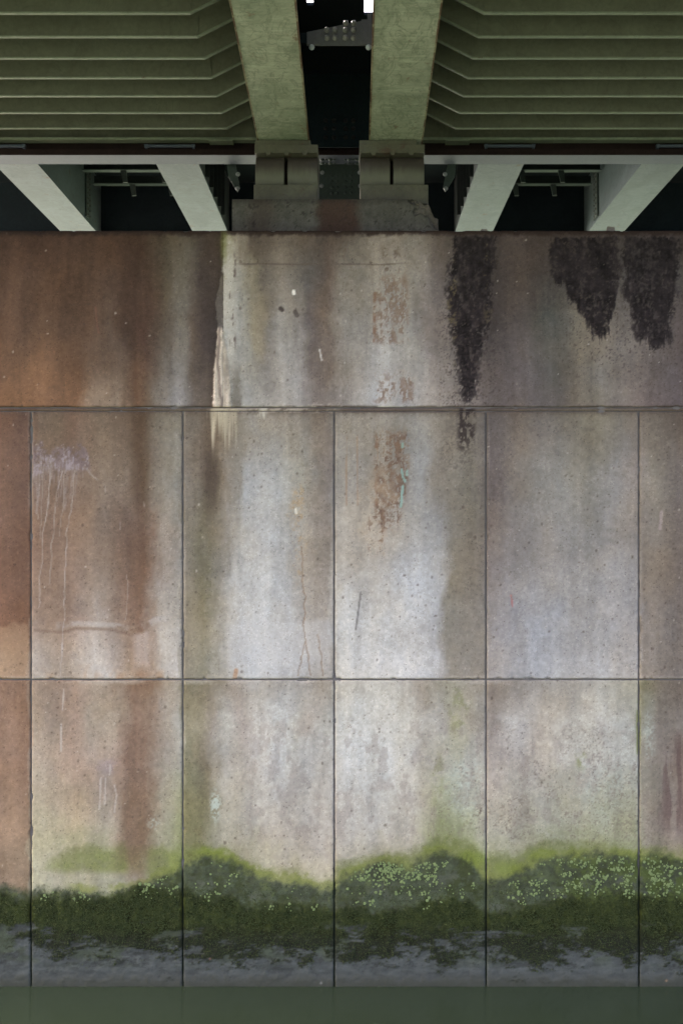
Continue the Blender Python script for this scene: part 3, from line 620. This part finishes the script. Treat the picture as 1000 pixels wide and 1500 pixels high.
# ------------------------------------------------------------------ the pier
PB = (0, 1.5, 0)
pier = thing('bridge_pier', 'tall stained concrete pier wall of cast panels rising from the river', 'pier', PB)
UJ = [-1064, -842, -620, -398, -176, 46, 268, 489.5, 711.5, 935, 1157, 1379, 1601, 1823]
STEP = .0105
V_TOP, V_A, V_B, V_C = 338, 597, 995.5, 1462
MB().box(toX(UJ[0]) + .02, toX(UJ[-1]) - .02, .018, 3.0, -1.2, toZ(V_TOP) - .003).build('core', M['joint'], pier, PB)
for a, b in ((-176, 327.5), (327.5, 1157)):
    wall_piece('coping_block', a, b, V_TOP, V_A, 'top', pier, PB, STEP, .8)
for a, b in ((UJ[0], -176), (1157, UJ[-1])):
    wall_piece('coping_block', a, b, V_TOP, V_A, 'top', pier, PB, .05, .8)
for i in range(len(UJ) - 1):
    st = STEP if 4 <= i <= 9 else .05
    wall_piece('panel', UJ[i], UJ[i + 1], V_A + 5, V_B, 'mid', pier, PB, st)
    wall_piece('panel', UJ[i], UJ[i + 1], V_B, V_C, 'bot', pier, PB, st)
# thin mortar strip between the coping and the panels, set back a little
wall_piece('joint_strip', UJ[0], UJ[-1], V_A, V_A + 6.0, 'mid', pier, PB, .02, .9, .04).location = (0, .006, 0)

# moss: fronds growing out of the dark band
def moss_stuff():
    N0 = 190000
    u = rng.uniform(-60, 1060, N0); v = rng.uniform(1295, 1425, N0)
    U, V = u[None], v[None]
    _, _, rel, mo, cr = paint_wall(U, V, 'bot', -1e5, 1e5)
    dj = np.min(np.abs(u[:, None] - np.array(UJ)[None]), 1)
    keep = (rng.uniform(0, 1, N0) < np.maximum(mo[0] * .8 * (1 - .72 * sm(v + 12 * fbm(u, v, 30, 20, 3, 140), 1345, 1372)), .10 * cr[0] * (v < 1345))) & (dj > 5)
    u, v, rel = u[keep], v[keep], rel[0][keep]
    n = len(u); x, z = toX(u), toZ(v); y = -rel + .002
    L = rng.uniform(.009, .026, n); wd = rng.uniform(.002, .0055, n)
    ang = rng.normal(0, .8, n); out = rng.uniform(.25, .9, n)
    dx, dz, dy = np.sin(ang) * L, -np.cos(ang) * L * .6 + .004, -out * L
    px, pz = np.cos(ang) * wd, np.sin(ang) * wd
    P = np.stack([np.stack([x - px, y, z - pz], 1), np.stack([x + px, y, z + pz], 1), np.stack([x + dx, y + dy, z + dz], 1)], 1).reshape(-1, 3)
    me = bpy.data.meshes.new('moss'); F = np.arange(n * 3).reshape(-1, 3)
    me.from_pydata(P.tolist(), [], F.tolist()); me.update()
    tag(put('moss', me, M['moss']), 'dark green moss fringe along the foot of the pier', 'moss', kind='stuff')
moss_stuff()

def liverwort():
    mb = MB(); cl = []
    for (a, b, p, q, k) in ((520, 640, 1264, 1290, 260), (530, 650, 1280, 1312, 70), (500, 700, 1262, 1330, 90), (740, 800, 1288, 1320, 60), (790, 930, 1256, 1312, 330), (940, 1000, 1256, 1318, 170), (60, 130, 1298, 1322, 26), (200, 262, 1284, 1318, 50), (285, 345, 1262, 1318, 36), (390, 480, 1300, 1332, 24)):
        while k > 0:
            cu, cv = random.uniform(a, b), random.uniform(p, q)
            for j in range(random.choice((1, 1, 2, 3, 5))):
                cl.append((cu + random.gauss(0, 3), cv + random.gauss(0, 2.5))); k -= 1
    cl = [c for c in cl if min(abs(c[0] - j) for j in UJ) > 5]
    UU = np.array([[c[0] for c in cl]]); VV = np.array([[c[1] for c in cl]])
    _, _, rel, mo, cr = paint_wall(UU, VV, 'bot', -1e5, 1e5)
    for i, (cu, cv) in enumerate(cl):
        if cr[0, i] < .35: continue
        r = random.uniform(.004, .013) * (1.5 if random.random() < .2 else 1); n = 7; m = len(mb.v)
        x, z, y = toX(cu), toZ(cv), -rel[0, i] - .004
        mb.v.append((x, y - .004, z)); t0 = random.uniform(0, 6)
        for j in range(n):
            rr = r * random.uniform(.7, 1.15); t = t0 + 2 * math.pi * j / n
            mb.v.append((x + rr * math.cos(t), y - random.uniform(0, .004), z + rr * math.sin(t)))
        for j in range(n): mb.f.append((m, m + 1 + j, m + 1 + (j + 1) % n))
    tag(mb.build('liverwort', M['liver']), 'pale green liverwort rosettes dotted over the wall above the moss', 'liverwort', kind='stuff')
liverwort()

# ------------------------------------------------------------------ steelwork dimensions (d = distance from the camera)
def Y(d): return d + CAM_Y
def Zp(v, d): return CAM_Z + (776 - v) / 1458 * d
def Xp(u, d): return (u - 519) / 1458 * d
Z_DECK = 9.65
DECK_NEAR, DECK_FAR = -5, 9

# bridge deck with two narrow open joints between the central girders
def deck():
    mb = MB(); z0, z1 = Z_DECK, Z_DECK + .25
    ya, yb, yc, yd, ye = DECK_NEAR, Y(7.2), Y(9.74), Y(9.92), DECK_FAR
    zt = z0 + .03
    mb.box(-7.4, -.76, ya, ye, z0, z1); mb.box(.46, 7.4, ya, ye, z0, z1)
    mb.box(-.759, .459, ya, yb, z0, zt)
    mb.box(-.759, -.463, yb, ye, z0, zt)
    mb.box(-.463, -.400, yc, ye, z0, zt)
    mb.box(-.400, .095, yb, ye, z0, zt)
    mb.box(.095, .19, yd, ye, z0, zt)
    mb.box(.19, .459, yb, ye, z0, zt)
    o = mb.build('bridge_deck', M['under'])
    tag(o, 'dark underside of the bridge deck slab above the girders', 'bridge deck')
    for sx in (-1, 1): MB().box(sx * 7.3 - .1, sx * 7.3 + .1, ya, ye, z1 + .002, z1 + .9).build('parapet', M['grey_steel'], o)
deck()

# ------------------------------------------------------------------ main girders (haunched towards the pier)
def Hgird(d):
    return np.interp(d, [2.0, 5.0, 6.5, 8.1, 10.5, 12], [4.62, 4.54, 4.45, 4.311, 4.098, 3.97])

def girder(x0, x1, label, d_end=10.78, mat='olive'):
    xc = (x0 + x1) / 2; base = (xc, Y(10.6), CAM_Z + float(Hgird(10.6)))
    g = thing('main_girder', label, 'girder', base, 'main girders of the near span')
    ds = list(np.arange(DECK_NEAR + .2 - CAM_Y, 2, 2.0)) + list(np.arange(2, d_end, .5)) + [d_end]
    for nm, xa, xb in (('bottom_flange', x0, x1), ('web', xc - .012, xc + .012)):
        mb = MB()
        for d in ds:
            z = CAM_Z + float(Hgird(d))
            za, zb = (z, z + .035) if nm == 'bottom_flange' else (z + .035, Z_DECK - .003)
            mb.v += [(xa, Y(d), za), (xb, Y(d), za), (xb, Y(d), zb), (xa, Y(d), zb)]
        for i in range(len(ds) - 1):
            a, b = 4 * i, 4 * i + 4
            for j in range(4): k = (j + 1) % 4; mb.f.append((a + j, a + k, b + k, b + j))
        mb.f += [(3, 2, 1, 0), tuple(4 * (len(ds) - 1) + j for j in range(4))]
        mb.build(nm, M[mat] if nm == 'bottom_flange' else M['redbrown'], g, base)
    for xa, xb in ((x0 - .003, x0 + .012), (x1 - .012, x1 + .003)):
        mb = MB()
        for d in ds:
            z = CAM_Z + float(Hgird(d)); mb.v += [(xa, Y(d), z - .004), (xb, Y(d), z - .004), (xb, Y(d), z + .030), (xa, Y(d), z + .030)]
        for i in range(len(ds) - 1):
            a, b = 4 * i, 4 * i + 4
            for j in range(4): k = (j + 1) % 4; mb.f.append((a + j, a + k, b + k, b + j))
        mb.f += [(3, 2, 1, 0), tuple(4 * (len(ds) - 1) + j for j in range(4))]
        mb.build('flange_edge', M['rust_edge'], g, base)
    for d in (4.2, 6.6, 8.9, 10.7):
        z = CAM_Z + float(Hgird(d)) + .037
        for sx in (-1, 1):
            xa, xb = sorted((xc + sx * .014, xc + sx * .2))
            MB().box(xa, xb, Y(d) - .008, Y(d) + .008, z, Z_DECK - .004).build('stiffener', M['redbrown'], g, base)
    return g
girder(-1.018, -.478, 'olive painted haunched steel girder left of the dark central gap')
girder(.155, .715, 'olive painted haunched steel girder right of the dark central gap')
girder(-7.3, -6.75, 'outer steel girder carrying the far ends of the left floor beams')
girder(6.6, 7.15, 'outer steel girder carrying the far ends of the right floor beams')

# ------------------------------------------------------------------ transverse floor beams with kinked bottom flanges
ZB = CAM_Z + 4.45; RISE = .5
ORD = ['first', 'second', 'third', 'fourth', 'fifth', 'sixth', 'seventh', 'eighth', 'ninth', 'tenth', 'eleventh', 'twelfth', 'thirteenth', 'fourteenth', 'fifteenth', 'sixteenth']
def floor_beam_meshes(side):
    kink, end, out = ((-1.415, -.764, -6.99) if side < 0 else (1.12, .449, 6.84))
    up = abs(end - kink) * RISE
    fl = MB(); w2, t = .018, .013
    pts = [(out, 0), (kink, 0), (end, up)]
    for (xa, za), (xb, zb) in zip(pts[:-1], pts[1:]):
        fl.hexa([(xa, -w2, za), (xb, -w2, zb), (xb, w2, zb), (xa, w2, za), (xa, -w2, za + t), (xb, -w2, zb + t), (xb, w2, zb + t), (xa, w2, za + t)])
    web = MB(); top = Z_DECK - ZB - .004
    for (xa, za), (xb, zb) in zip(pts[:-1], pts[1:]):
        web.hexa([(xa, -.006, za + t), (xb, -.006, zb + t), (xb, .006, zb + t), (xa, .006, za + t), (xa, -.006, top), (xb, -.006, top), (xb, .006, top), (xa, .006, top)])
    sx = kink
    seam = MB().box(sx - .006, sx + .006, -.012, -.007, t, top)
    return fl.mesh('bottom_flange'), web.mesh('web'), seam.mesh('weld_seam'), kink
for side, nm in ((-1, 'left'), (1, 'right')):
    fl, we, se, kink = floor_beam_meshes(side)
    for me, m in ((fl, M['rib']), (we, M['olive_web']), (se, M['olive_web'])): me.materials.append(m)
    for i in range(16):
        d = 11.05 - .41 * i
        fb = thing('floor_beam', f'{ORD[i]} olive floor beam out from the pier, {nm} of the central girders', 'floor beam', (0, Y(d), ZB), f'floor beams {nm} of the girders')
        put('bottom_flange', fl, None, fb); fw = put('web', we, None, fb); put('weld_seam', se, None, fw)
    # straight end beam closing the panel next to the pier
    xa, xb = (-6.99, -1.03) if side < 0 else (.73, 6.84)
    base = ((xa + xb) / 2, Y(11.41), ZB)
    eb = thing('end_beam', f'straight end beam of the near span, {nm} of the girders', 'end beam', base, 'end beams of the near span')
    MB().box(xa, xb, Y(11.36), Y(11.46), ZB, ZB + .03).build('bottom_flange', M['rib'], eb, base)
    MB().box(xa, xb, Y(11.44), Y(11.455), ZB + .03, Z_DECK - .004).build('web', M['olive_web'], eb, base)
    pa, pb = (Xp(306, 11.35), Xp(341, 11.35)) if side < 0 else (Xp(653, 11.35), Xp(688, 11.35))
    MB().box(pa, pb, Y(11.33), Y(11.46), ZB - .022, ZB - .001).build('splice_plate', M['rib'], eb, base)

# ------------------------------------------------------------------ cross beam behind the bearings, pale bottom flange
ZC = CAM_Z + 4.30
base = (0, Y(11.55), ZC)
cb = thing('cross_beam', 'long transverse beam behind the bearings with pale grey bottom flange', 'cross beam', base)
cb_flange = MB().box(-7.6, 7.6, Y(11.42), Y(11.71), ZC, ZC + .012).build('bottom_flange', M['pale_grey'], cb, base)
MB().box(-7.6, 7.6, Y(11.405), Y(11.418), ZC - .004, ZC + .06).build('edge_angle', M['redbrown'], cb, base)
MB().box(-7.6, 7.6, Y(11.56), Y(11.58), ZC + .014, Z_DECK - .004).build('web', M['redbrown'], cb, base)
for uc in (0, 248.5, 746.5, 998):
    x = Xp(uc, 11.36); z = 8.892; sp = MB()
    sp.box(x - .27, x + .27, Y(11.365), Y(11.40), z, z + .026)
    for s in (-1, 1): sp.hexa([(x + s * .27 - .014, Y(11.36), z - .012), (x + s * .27 + .014, Y(11.36), z - .012), (x + s * .27 + .014, Y(11.402), z - .012), (x + s * .27 - .014, Y(11.402), z - .012), (x + s * .27 - .02, Y(11.36), z + .03), (x + s * .27 + .02, Y(11.36), z + .03), (x + s * .27 + .02, Y(11.402), z + .03), (x + s * .27 - .02, Y(11.402), z + .03)])
    sp.build('seat_plate', M['pale_grey'], cb, base)

def dome(r, h, n=10, rings=3, name='rivet'):
    """rivet head pointing to -y"""
    mb = MB()
    for k in range(rings):
        a = math.pi / 2 * k / rings
        for i in range(n):
            t = 2 * math.pi * i / n; mb.v.append((r * math.cos(a) * math.cos(t), -h * math.sin(a), r * math.cos(a) * math.sin(t)))
    mb.v.append((0, -h, 0)); top = len(mb.v) - 1
    for k in range(rings - 1):
        for i in range(n):
            j = (i + 1) % n; mb.f.append((k * n + i, k * n + j, (k + 1) * n + j, (k + 1) * n + i))
    for i in range(n): mb.f.append(((rings - 1) * n + i, (rings - 1) * n + (i + 1) % n, top))
    me = mb.mesh(name); me.polygons.foreach_set('use_smooth', [True] * len(me.polygons)); return me
def with_mat(me, m):
    me.materials.append(M[m]); return me

DN = math.radians(90)     # turns a head that points to -y so that it points down
riv_c = with_mat(dome(.026, .018), 'darkgreen'); riv_s = with_mat(dome(.016, .012), 'darkgreen')
for vrow in (233.5, 239):
    d = 4.30 * 1458 / (776 - vrow)
    for u in (471.7, 483.7, 511, 523):
        put('rivet', riv_c, None, cb_flange, None, (Xp(u, d), Y(d), ZC - .001), (DN, 0, 0))
    for u in (477.6, 489.6, 505.6, 517):
        put('rivet', riv_s, None, cb_flange, None, (Xp(u, d), Y(d), ZC - .001), (DN, 0, 0))

# ------------------------------------------------------------------ stringers of the far span
def stringer(x0, x1, label, web_mat, splice_side):
    base = ((x0 + x1) / 2, Y(14.3), ZC)
    s = thing('stringer', label, 'stringer', base, 'stringers of the far span')
    MB().box(x0, x1, Y(11.715), Y(14.69), ZC + .001, ZC + .03).build('bottom_flange', M['pale'], s, base)
    for x in (x0 + .02, x1 - .02):
        MB().box(x - .008, x + .008, Y(11.715), Y(14.69), ZC + .03, Z_DECK - .003).build('web', M[web_mat], s, base)
    if splice_side:
        xs = x1 - .010 if splice_side > 0 else x0 + .010
        a, b = sorted((xs, xs + splice_side * .022))
        spl = MB().box(a, b, Y(13.80), Y(14.02), ZC + .05, Z_DECK - .05).build('splice_plate', M['darkgreen'], s, base)
        bm = with_mat(dome(.017, .016), 'grey_steel')
        for k in range(9):
            for dd in (13.86, 13.96):
                put('bolt', bm, None, spl, None, (xs + splice_side * .022, Y(dd), ZC + .09 + k * .075), (0, 0, splice_side * math.radians(90)))
    for d in np.arange(12.3, 13.8, .37):
        for x, sd in ((x0 + .011, -1), (x1 - .011, 1)):
            if splice_side == sd: continue
            a, b = sorted((x, x + sd * .05))
            MB().box(a, b, Y(d), Y(d) + .010, ZC + .06, Z_DECK - .02).build('stiffener', M['dark'], s, base)
stringer(-4.23, -3.72, 'pale green stringer at the left edge with a bolted splice on its web', 'pale', 1)
stringer(-2.33, -1.83, 'pale green stringer between the left edge stringer and the bearings', 'dark', 0)
stringer(1.456, 1.99, 'pale green stringer between the bearings and the right edge stringer', 'dark', 0)
stringer(3.37, 3.88, 'pale green stringer at the right edge with a bolted splice on its web', 'pale', -1)

base = (0, Y(14.8), ZC)
fg = thing('far_cross_girder', 'sooty transverse girder closing the openings behind the stringers', 'cross girder', base)
MB().box(-7.2, 7.2, Y(14.70), Y(14.72), ZC + .03, Z_DECK - .004).build('web', M['soot'], fg, base)  # added near-black sheet, darkens the openings between the stringers
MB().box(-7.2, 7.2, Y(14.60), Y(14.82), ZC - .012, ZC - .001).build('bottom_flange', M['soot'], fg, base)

# cross angles with hangers hung between the stringers
ZA = CAM_Z + 4.885
for xa, xb, nm in ((-3.69, -2.35, 'left'), (2.01, 3.35, 'right')):
    for d, which in ((13.56, 'nearer'), (14.1, 'farther')):
        base = ((xa + xb) / 2, Y(d), ZA)
        a = thing('cross_angle', f'{which} thin dark cross angle between the two {nm} stringers', 'cross angle', base, 'cross angles between the stringers')
        m = MB().box(xa, xb, Y(d) - .05, Y(d) + .05, ZA, ZA + .012); m.build('flange', M['darkgreen'], a, base)
        MB().box(xa, xb, Y(d) + .038, Y(d) + .05, ZA + .012, ZA + .14).build('leg_plate', M['dark'], a, base)
        for f in (.42, .82) if nm == 'left' else (.2, .6):
            x = xa + (xb - xa) * f
            MB().hexa([(x - .015, Y(d) - .03, ZA - .16), (x + .045, Y(d) - .03, ZA - .16), (x + .045, Y(d), ZA - .16), (x - .015, Y(d), ZA - .16),
                       (x - .05, Y(d) - .03, ZA - .001), (x + .03, Y(d) - .03, ZA - .001), (x + .03, Y(d), ZA - .001), (x - .05, Y(d), ZA - .001)]).build('hanger', M['darkgreen'], a, base)

# hanging gusset brackets either side of the bearings
bolt_b = with_mat(dome(.027, .024), 'bolt')
for u, nm, s in ((343, 'left', 1), (657, 'right', -1)):
    d = 11.85; x = Xp(u, d); base = (x, Y(d), Zp(240, d))
    h = thing('hanger_bracket', f'dark hanging gusset bracket with two bolt heads {nm} of the bearings', 'bracket', base, 'hanging brackets beside the bearings')
    z0, z1 = Zp(281, d), Zp(236, d)
    gus = MB().prism_xz([(x + s * .04, z0), (x + s * .07, z0 + .05), (x + s * .01, z1), (x - s * .09, z1), (x - s * .07, z0 + .18)] if s > 0 else [(x - .07, z0 + .05), (x - .04, z0), (x + .07, z0 + .18), (x + .09, z1), (x - .01, z1)], Y(d), Y(d) + .02).build('gusset', M['darkgreen'], h, base)
    for vv, du in ((255, 5.5), (276, 4.5)):
        put('bolt', bolt_b, None, gus, None, (Xp(u + s * du, d - .01), Y(d) - .002, Zp(vv, d - .01)))

# ------------------------------------------------------------------ diaphragm plates in the dark gap between the girders
riv_m = with_mat(dome(.026, .034), 'rivet_grey'); riv_d = with_mat(dome(.026, .02), 'redsoot'); riv_g = with_mat(dome(.022, .016), 'darkgreen')
d = 9.0; base = (-.13, Y(d), Zp(67, d))
dp = thing('diaphragm', 'grey riveted plate with a sloping top under the daylight slit', 'diaphragm plate', base, 'riveted plates between the girders')
zb, zl, zr, ztop = Zp(66.5, d), Zp(47, d), Zp(29, d), Zp(20, d)
xl, xr = Xp(449.5, d), Xp(544, d); xi = Xp(538, d)
pl = MB().prism_xz([(xl, zb), (xr, zb), (xr, ztop), (xi, ztop), (xi, zr), (xl, zl)], Y(d), Y(d) + .014).build('plate', M['grey_steel'], dp, base)  # outline is the lit part only; sloping top follows the shadow edge
MB().box(Xp(529, d), xr, Y(d) - .012, Y(d) - .001, zb + .002, zr - .004).build('edge_strap', M['grey_steel'], dp, base)
MB().box(xl + .002, Xp(468, d), Y(d) - .010, Y(d) - .001, zb + .002, zl - .003).build('edge_strap', M['grey_steel'], dp, base)
MB().box(-.735, .415, Y(d) + .016, Y(d) + .05, zb + .03, zb + .12).build('carrier_bar', M['under'], dp, base)
for vv, us_ in ((56, (478.5, 490.5, 505.5, 517.5)), (44.5, (478.5, 490.5, 505.5, 517.5)), (34.5, (506.5, 518))):
    for u in us_: put('rivet', riv_m, None, pl, None, (Xp(u, d), Y(d) - .001, Zp(vv, d)))
for u in (456.5, 539.5):
    put('bolt', bolt_b, None, pl, None, (Xp(u, d), Y(d), Zp(69.5, d)))
d = 11.2; base = (-.16, Y(d), Zp(216, d))
dp = thing('diaphragm', 'nearly black riveted plate just above the bearings in the gap', 'diaphragm plate', base, 'riveted plates between the girders')
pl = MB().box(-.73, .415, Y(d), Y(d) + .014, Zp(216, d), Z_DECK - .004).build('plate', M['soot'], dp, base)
for vv in (177, 188.5, 201.5):
    for u in (477, 489, 506, 517.5): put('rivet', riv_d, None, pl, None, (Xp(u, d), Y(d) - .001, Zp(vv, d)))
d = 12.0; base = (-.17, Y(d), Zp(330, d))
dp = thing('diaphragm', 'dark green riveted plate seen between the two bearings', 'diaphragm plate', base, 'riveted plates between the girders')
pl = MB().box(Xp(466, d), Xp(532, d), Y(d), Y(d) + .014, Zp(335, d), Zp(226, d)).build('plate', M['darkgreen'], dp, base)
for vv in (258, 266, 274.5, 283):
    for u in (485.6, 493.6, 505.6, 514): put('rivet', riv_g, None, pl, None, (Xp(u, d), Y(d) - .001, Zp(vv, d)))
for u, vv in ((472, 253), (471, 272.5), (526.5, 253), (527.5, 272.5)):
    put('bolt', bolt_b, None, pl, None, (Xp(u, d), Y(d) - .002, Zp(vv, d)))

# ------------------------------------------------------------------ concrete pedestal and the two bearings
def pedestal():
    x0, x1, z0, z1, y0, y1 = Xp(340, 10.2), Xp(642, 10.2), toZ(338) - .002, 7.906, Y(10.2), Y(11.25)
    nu, nv = 150, 32
    s, t = np.meshgrid(np.linspace(0, 1, nu + 1), np.linspace(0, 1, nv + 1))
    X = x0 + (x1 - x0) * s; top = z1 - .14 * sm(s, .945, .985) - .04 * sm(s, .89, .94) * (1 + .6 * fbm(s * 100, t * 0, 3, 1, 3, 301))
    top = top + .008 * fbm(s * 100, t * 0, 4, 1, 3, 302) * sm(s, .7, .9)
    Zz = z0 + (top - z0) * t
    u, v = X * 140, Zz * 140
    e1 = fbm(u, v, 26, 26, 5, 303, .65); e2 = fbm(u, v, 6, 6, 4, 304, .7)
    chip = sm(s + .02 * e2, .86, .90) * sm(t + .12 * e1, .62, .74) + sm(s, .95, .97) * sm(t, .45, .6)
    chip = np.clip(chip, 0, 1)
    Yy = y0 - .004 * e1 - .002 * e2 + chip * (.05 + .03 * e1 + .015 * e2)
    c = np.array([88, 85, 79.]) * (1 + .13 * e1 + .10 * e2 + .06 * fbm(u, v, 5, 70, 3, 305))[..., None]
    c = over(c, (70, 50, 43), .75 * (1 - sm(np.abs(s - .505 - .03 * e1), .06, .13)))
    c = over(c, (74, 62, 56), .5 * (1 - sm(np.abs(s - .14 - .03 * e1), .02, .10)))
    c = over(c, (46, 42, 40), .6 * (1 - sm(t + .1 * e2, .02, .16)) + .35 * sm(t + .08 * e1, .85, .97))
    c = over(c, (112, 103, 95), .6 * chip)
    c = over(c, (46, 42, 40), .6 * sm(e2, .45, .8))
    verts = np.stack([X, Yy, Zz], -1).reshape(-1, 3)
    idx = np.arange((nv + 1) * (nu + 1)).reshape(nv + 1, nu + 1)
    quads = np.stack([idx[:-1, :-1], idx[:-1, 1:], idx[1:, 1:], idx[1:, :-1]], -1).reshape(-1, 4)
    ring = np.concatenate([idx[0, :-1], idx[:-1, -1], idx[-1, :0:-1], idx[:0:-1, 0]])
    n0 = len(verts); rv = verts[ring].copy(); rv[:, 1] = y1; k = len(ring); nx = np.roll(np.arange(k), -1)
    side = np.stack([ring[nx], ring, n0 + np.arange(k), n0 + nx], -1)
    faces = quads.tolist() + side.tolist() + [list(range(n0 + k - 1, n0 - 1, -1))]
    verts = np.concatenate([verts, rv])
    me = bpy.data.meshes.new('bearing_pedestal'); me.from_pydata(verts.tolist(), [], faces); me.update()
    c4 = np.concatenate([lin(np.clip(c, 5, 240)).reshape(-1, 3), np.zeros((n0, 1))], 1); c4 = np.concatenate([c4, c4[ring]])
    me.color_attributes.new('stain', 'FLOAT_COLOR', 'POINT').data.foreach_set('color', c4.astype(np.float32).ravel())
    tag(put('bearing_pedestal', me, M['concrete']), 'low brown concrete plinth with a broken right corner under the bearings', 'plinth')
    return z1
ZP = pedestal()

def rocker_mat():
    n = N('rusty_rocker')
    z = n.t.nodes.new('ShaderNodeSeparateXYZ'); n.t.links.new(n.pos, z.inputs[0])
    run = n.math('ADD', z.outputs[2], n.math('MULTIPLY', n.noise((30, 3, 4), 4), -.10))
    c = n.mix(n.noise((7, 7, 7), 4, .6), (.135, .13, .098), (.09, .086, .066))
    c = n.mix(n.step(run, 8.17, 8.30), c, n.mix(n.noise((20, 20, 20), 4), (.045, .035, .032), (.075, .06, .052)))  # darker brown towards the top, with a noisy lower edge
    n.bump(n.noise((60, 60, 60), 3), .2, .004)
    return n.out(c, .6)
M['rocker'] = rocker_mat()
def rocker_profile(d0, z0, z1, bulge=.13, back=.5):
    pr = []
    for k in range(17):
        t = k / 16; z = z0 + (z1 - z0) * t
        y = Y(d0) + .005 + bulge * (1 - math.sqrt(max(0, 1 - (abs(t - .42) / .60) ** 2)))
        pr.append((y, z))
    return pr + [(Y(d0) + back, z1), (Y(d0) + back, z0)]
def bearing(xs, sole, label):
    d0 = 10.42; base = ((sole[0] + sole[1]) / 2, Y(10.65), ZP)
    b = thing('bridge_bearing', label, 'bearing', base, 'rocker bearings on the plinth')
    MB().box(sole[0], sole[1], Y(10.34), Y(11.0), ZP, 8.105).build('sole_plate', M['bearing'], b, base, .006)
    for xa, xb in xs:
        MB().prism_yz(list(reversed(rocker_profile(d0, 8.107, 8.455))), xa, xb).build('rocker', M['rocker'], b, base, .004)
    xa, xb = xs[0][0] - .004, xs[1][1] + .004
    MB().box(xs[0][1] - .01, xs[1][0] + .01, Y(10.62), Y(10.8), 8.107, 8.45).build('guide_key', M['redbrown'], b, base)
    tp = MB().box(xa, xb, Y(10.40), Y(11.0), 8.457, 8.545).build('top_plate', M['bearing'], b, base, .004)
    w = xb - xa
    MB().box(xa - .002, xb - w * .12, Y(10.44), Y(10.98), 8.547, 8.605).build('wedge_plate', M['bearing'], b, base, .004)
    for f in (.18, .47, .76):
        MB().box(xa + w * f, xa + w * f + .045, Y(10.375), Y(10.402), 8.428, 8.475).build('keeper_tab', M['bearing'], tp)
D = 10.42
bearing(((Xp(374, D), Xp(416, D)), (Xp(421, D), Xp(465, D))), (Xp(373, D), Xp(465, D)), 'olive brown rocker bearing under the left girder')
bearing(((Xp(527, D), Xp(571, D)), (Xp(576, D), Xp(621, D))), (Xp(528, D), Xp(626, D)), 'olive brown rocker bearing under the right girder')

# ------------------------------------------------------------------ crumbs of rubble lying on the wall top
def rubble(x, y, w_, d_, h_, label, seed):
    r = random.Random(seed); mb = MB(); z = toZ(338) - .003
    p = [(-1, -1, 0), (1, -1, 0), (1, 1, 0), (-1, 1, 0), (-.8, -.7, 1), (.6, -.8, .9), (.8, .7, .75), (-.6, .8, 1)]
    mb.hexa([(x + a * w_ / 2 * r.uniform(.8, 1.1), y + b * d_ / 2 * r.uniform(.8, 1.1), z + c * h_ * r.uniform(.85, 1.1)) for a, b, c in p])
    tag(mb.build('rubble', M['rubble'], None, None, .008), label, 'rubble', 'rubble on the wall top')
n = N('rubble_concrete'); M['rubble'] = n.out(n.mix(n.noise((20, 20, 20), 4), (.10, .085, .07), (.24, .21, .18)), .9)
rubble(toX(709.5), .06, .085, .06, .035, 'dark crumb of rubble on the wall top under the right inner stringer', 1)
rubble(toX(897), .10, .10, .08, .07, 'pale broken chunk standing on the wall top near the right edge', 2)
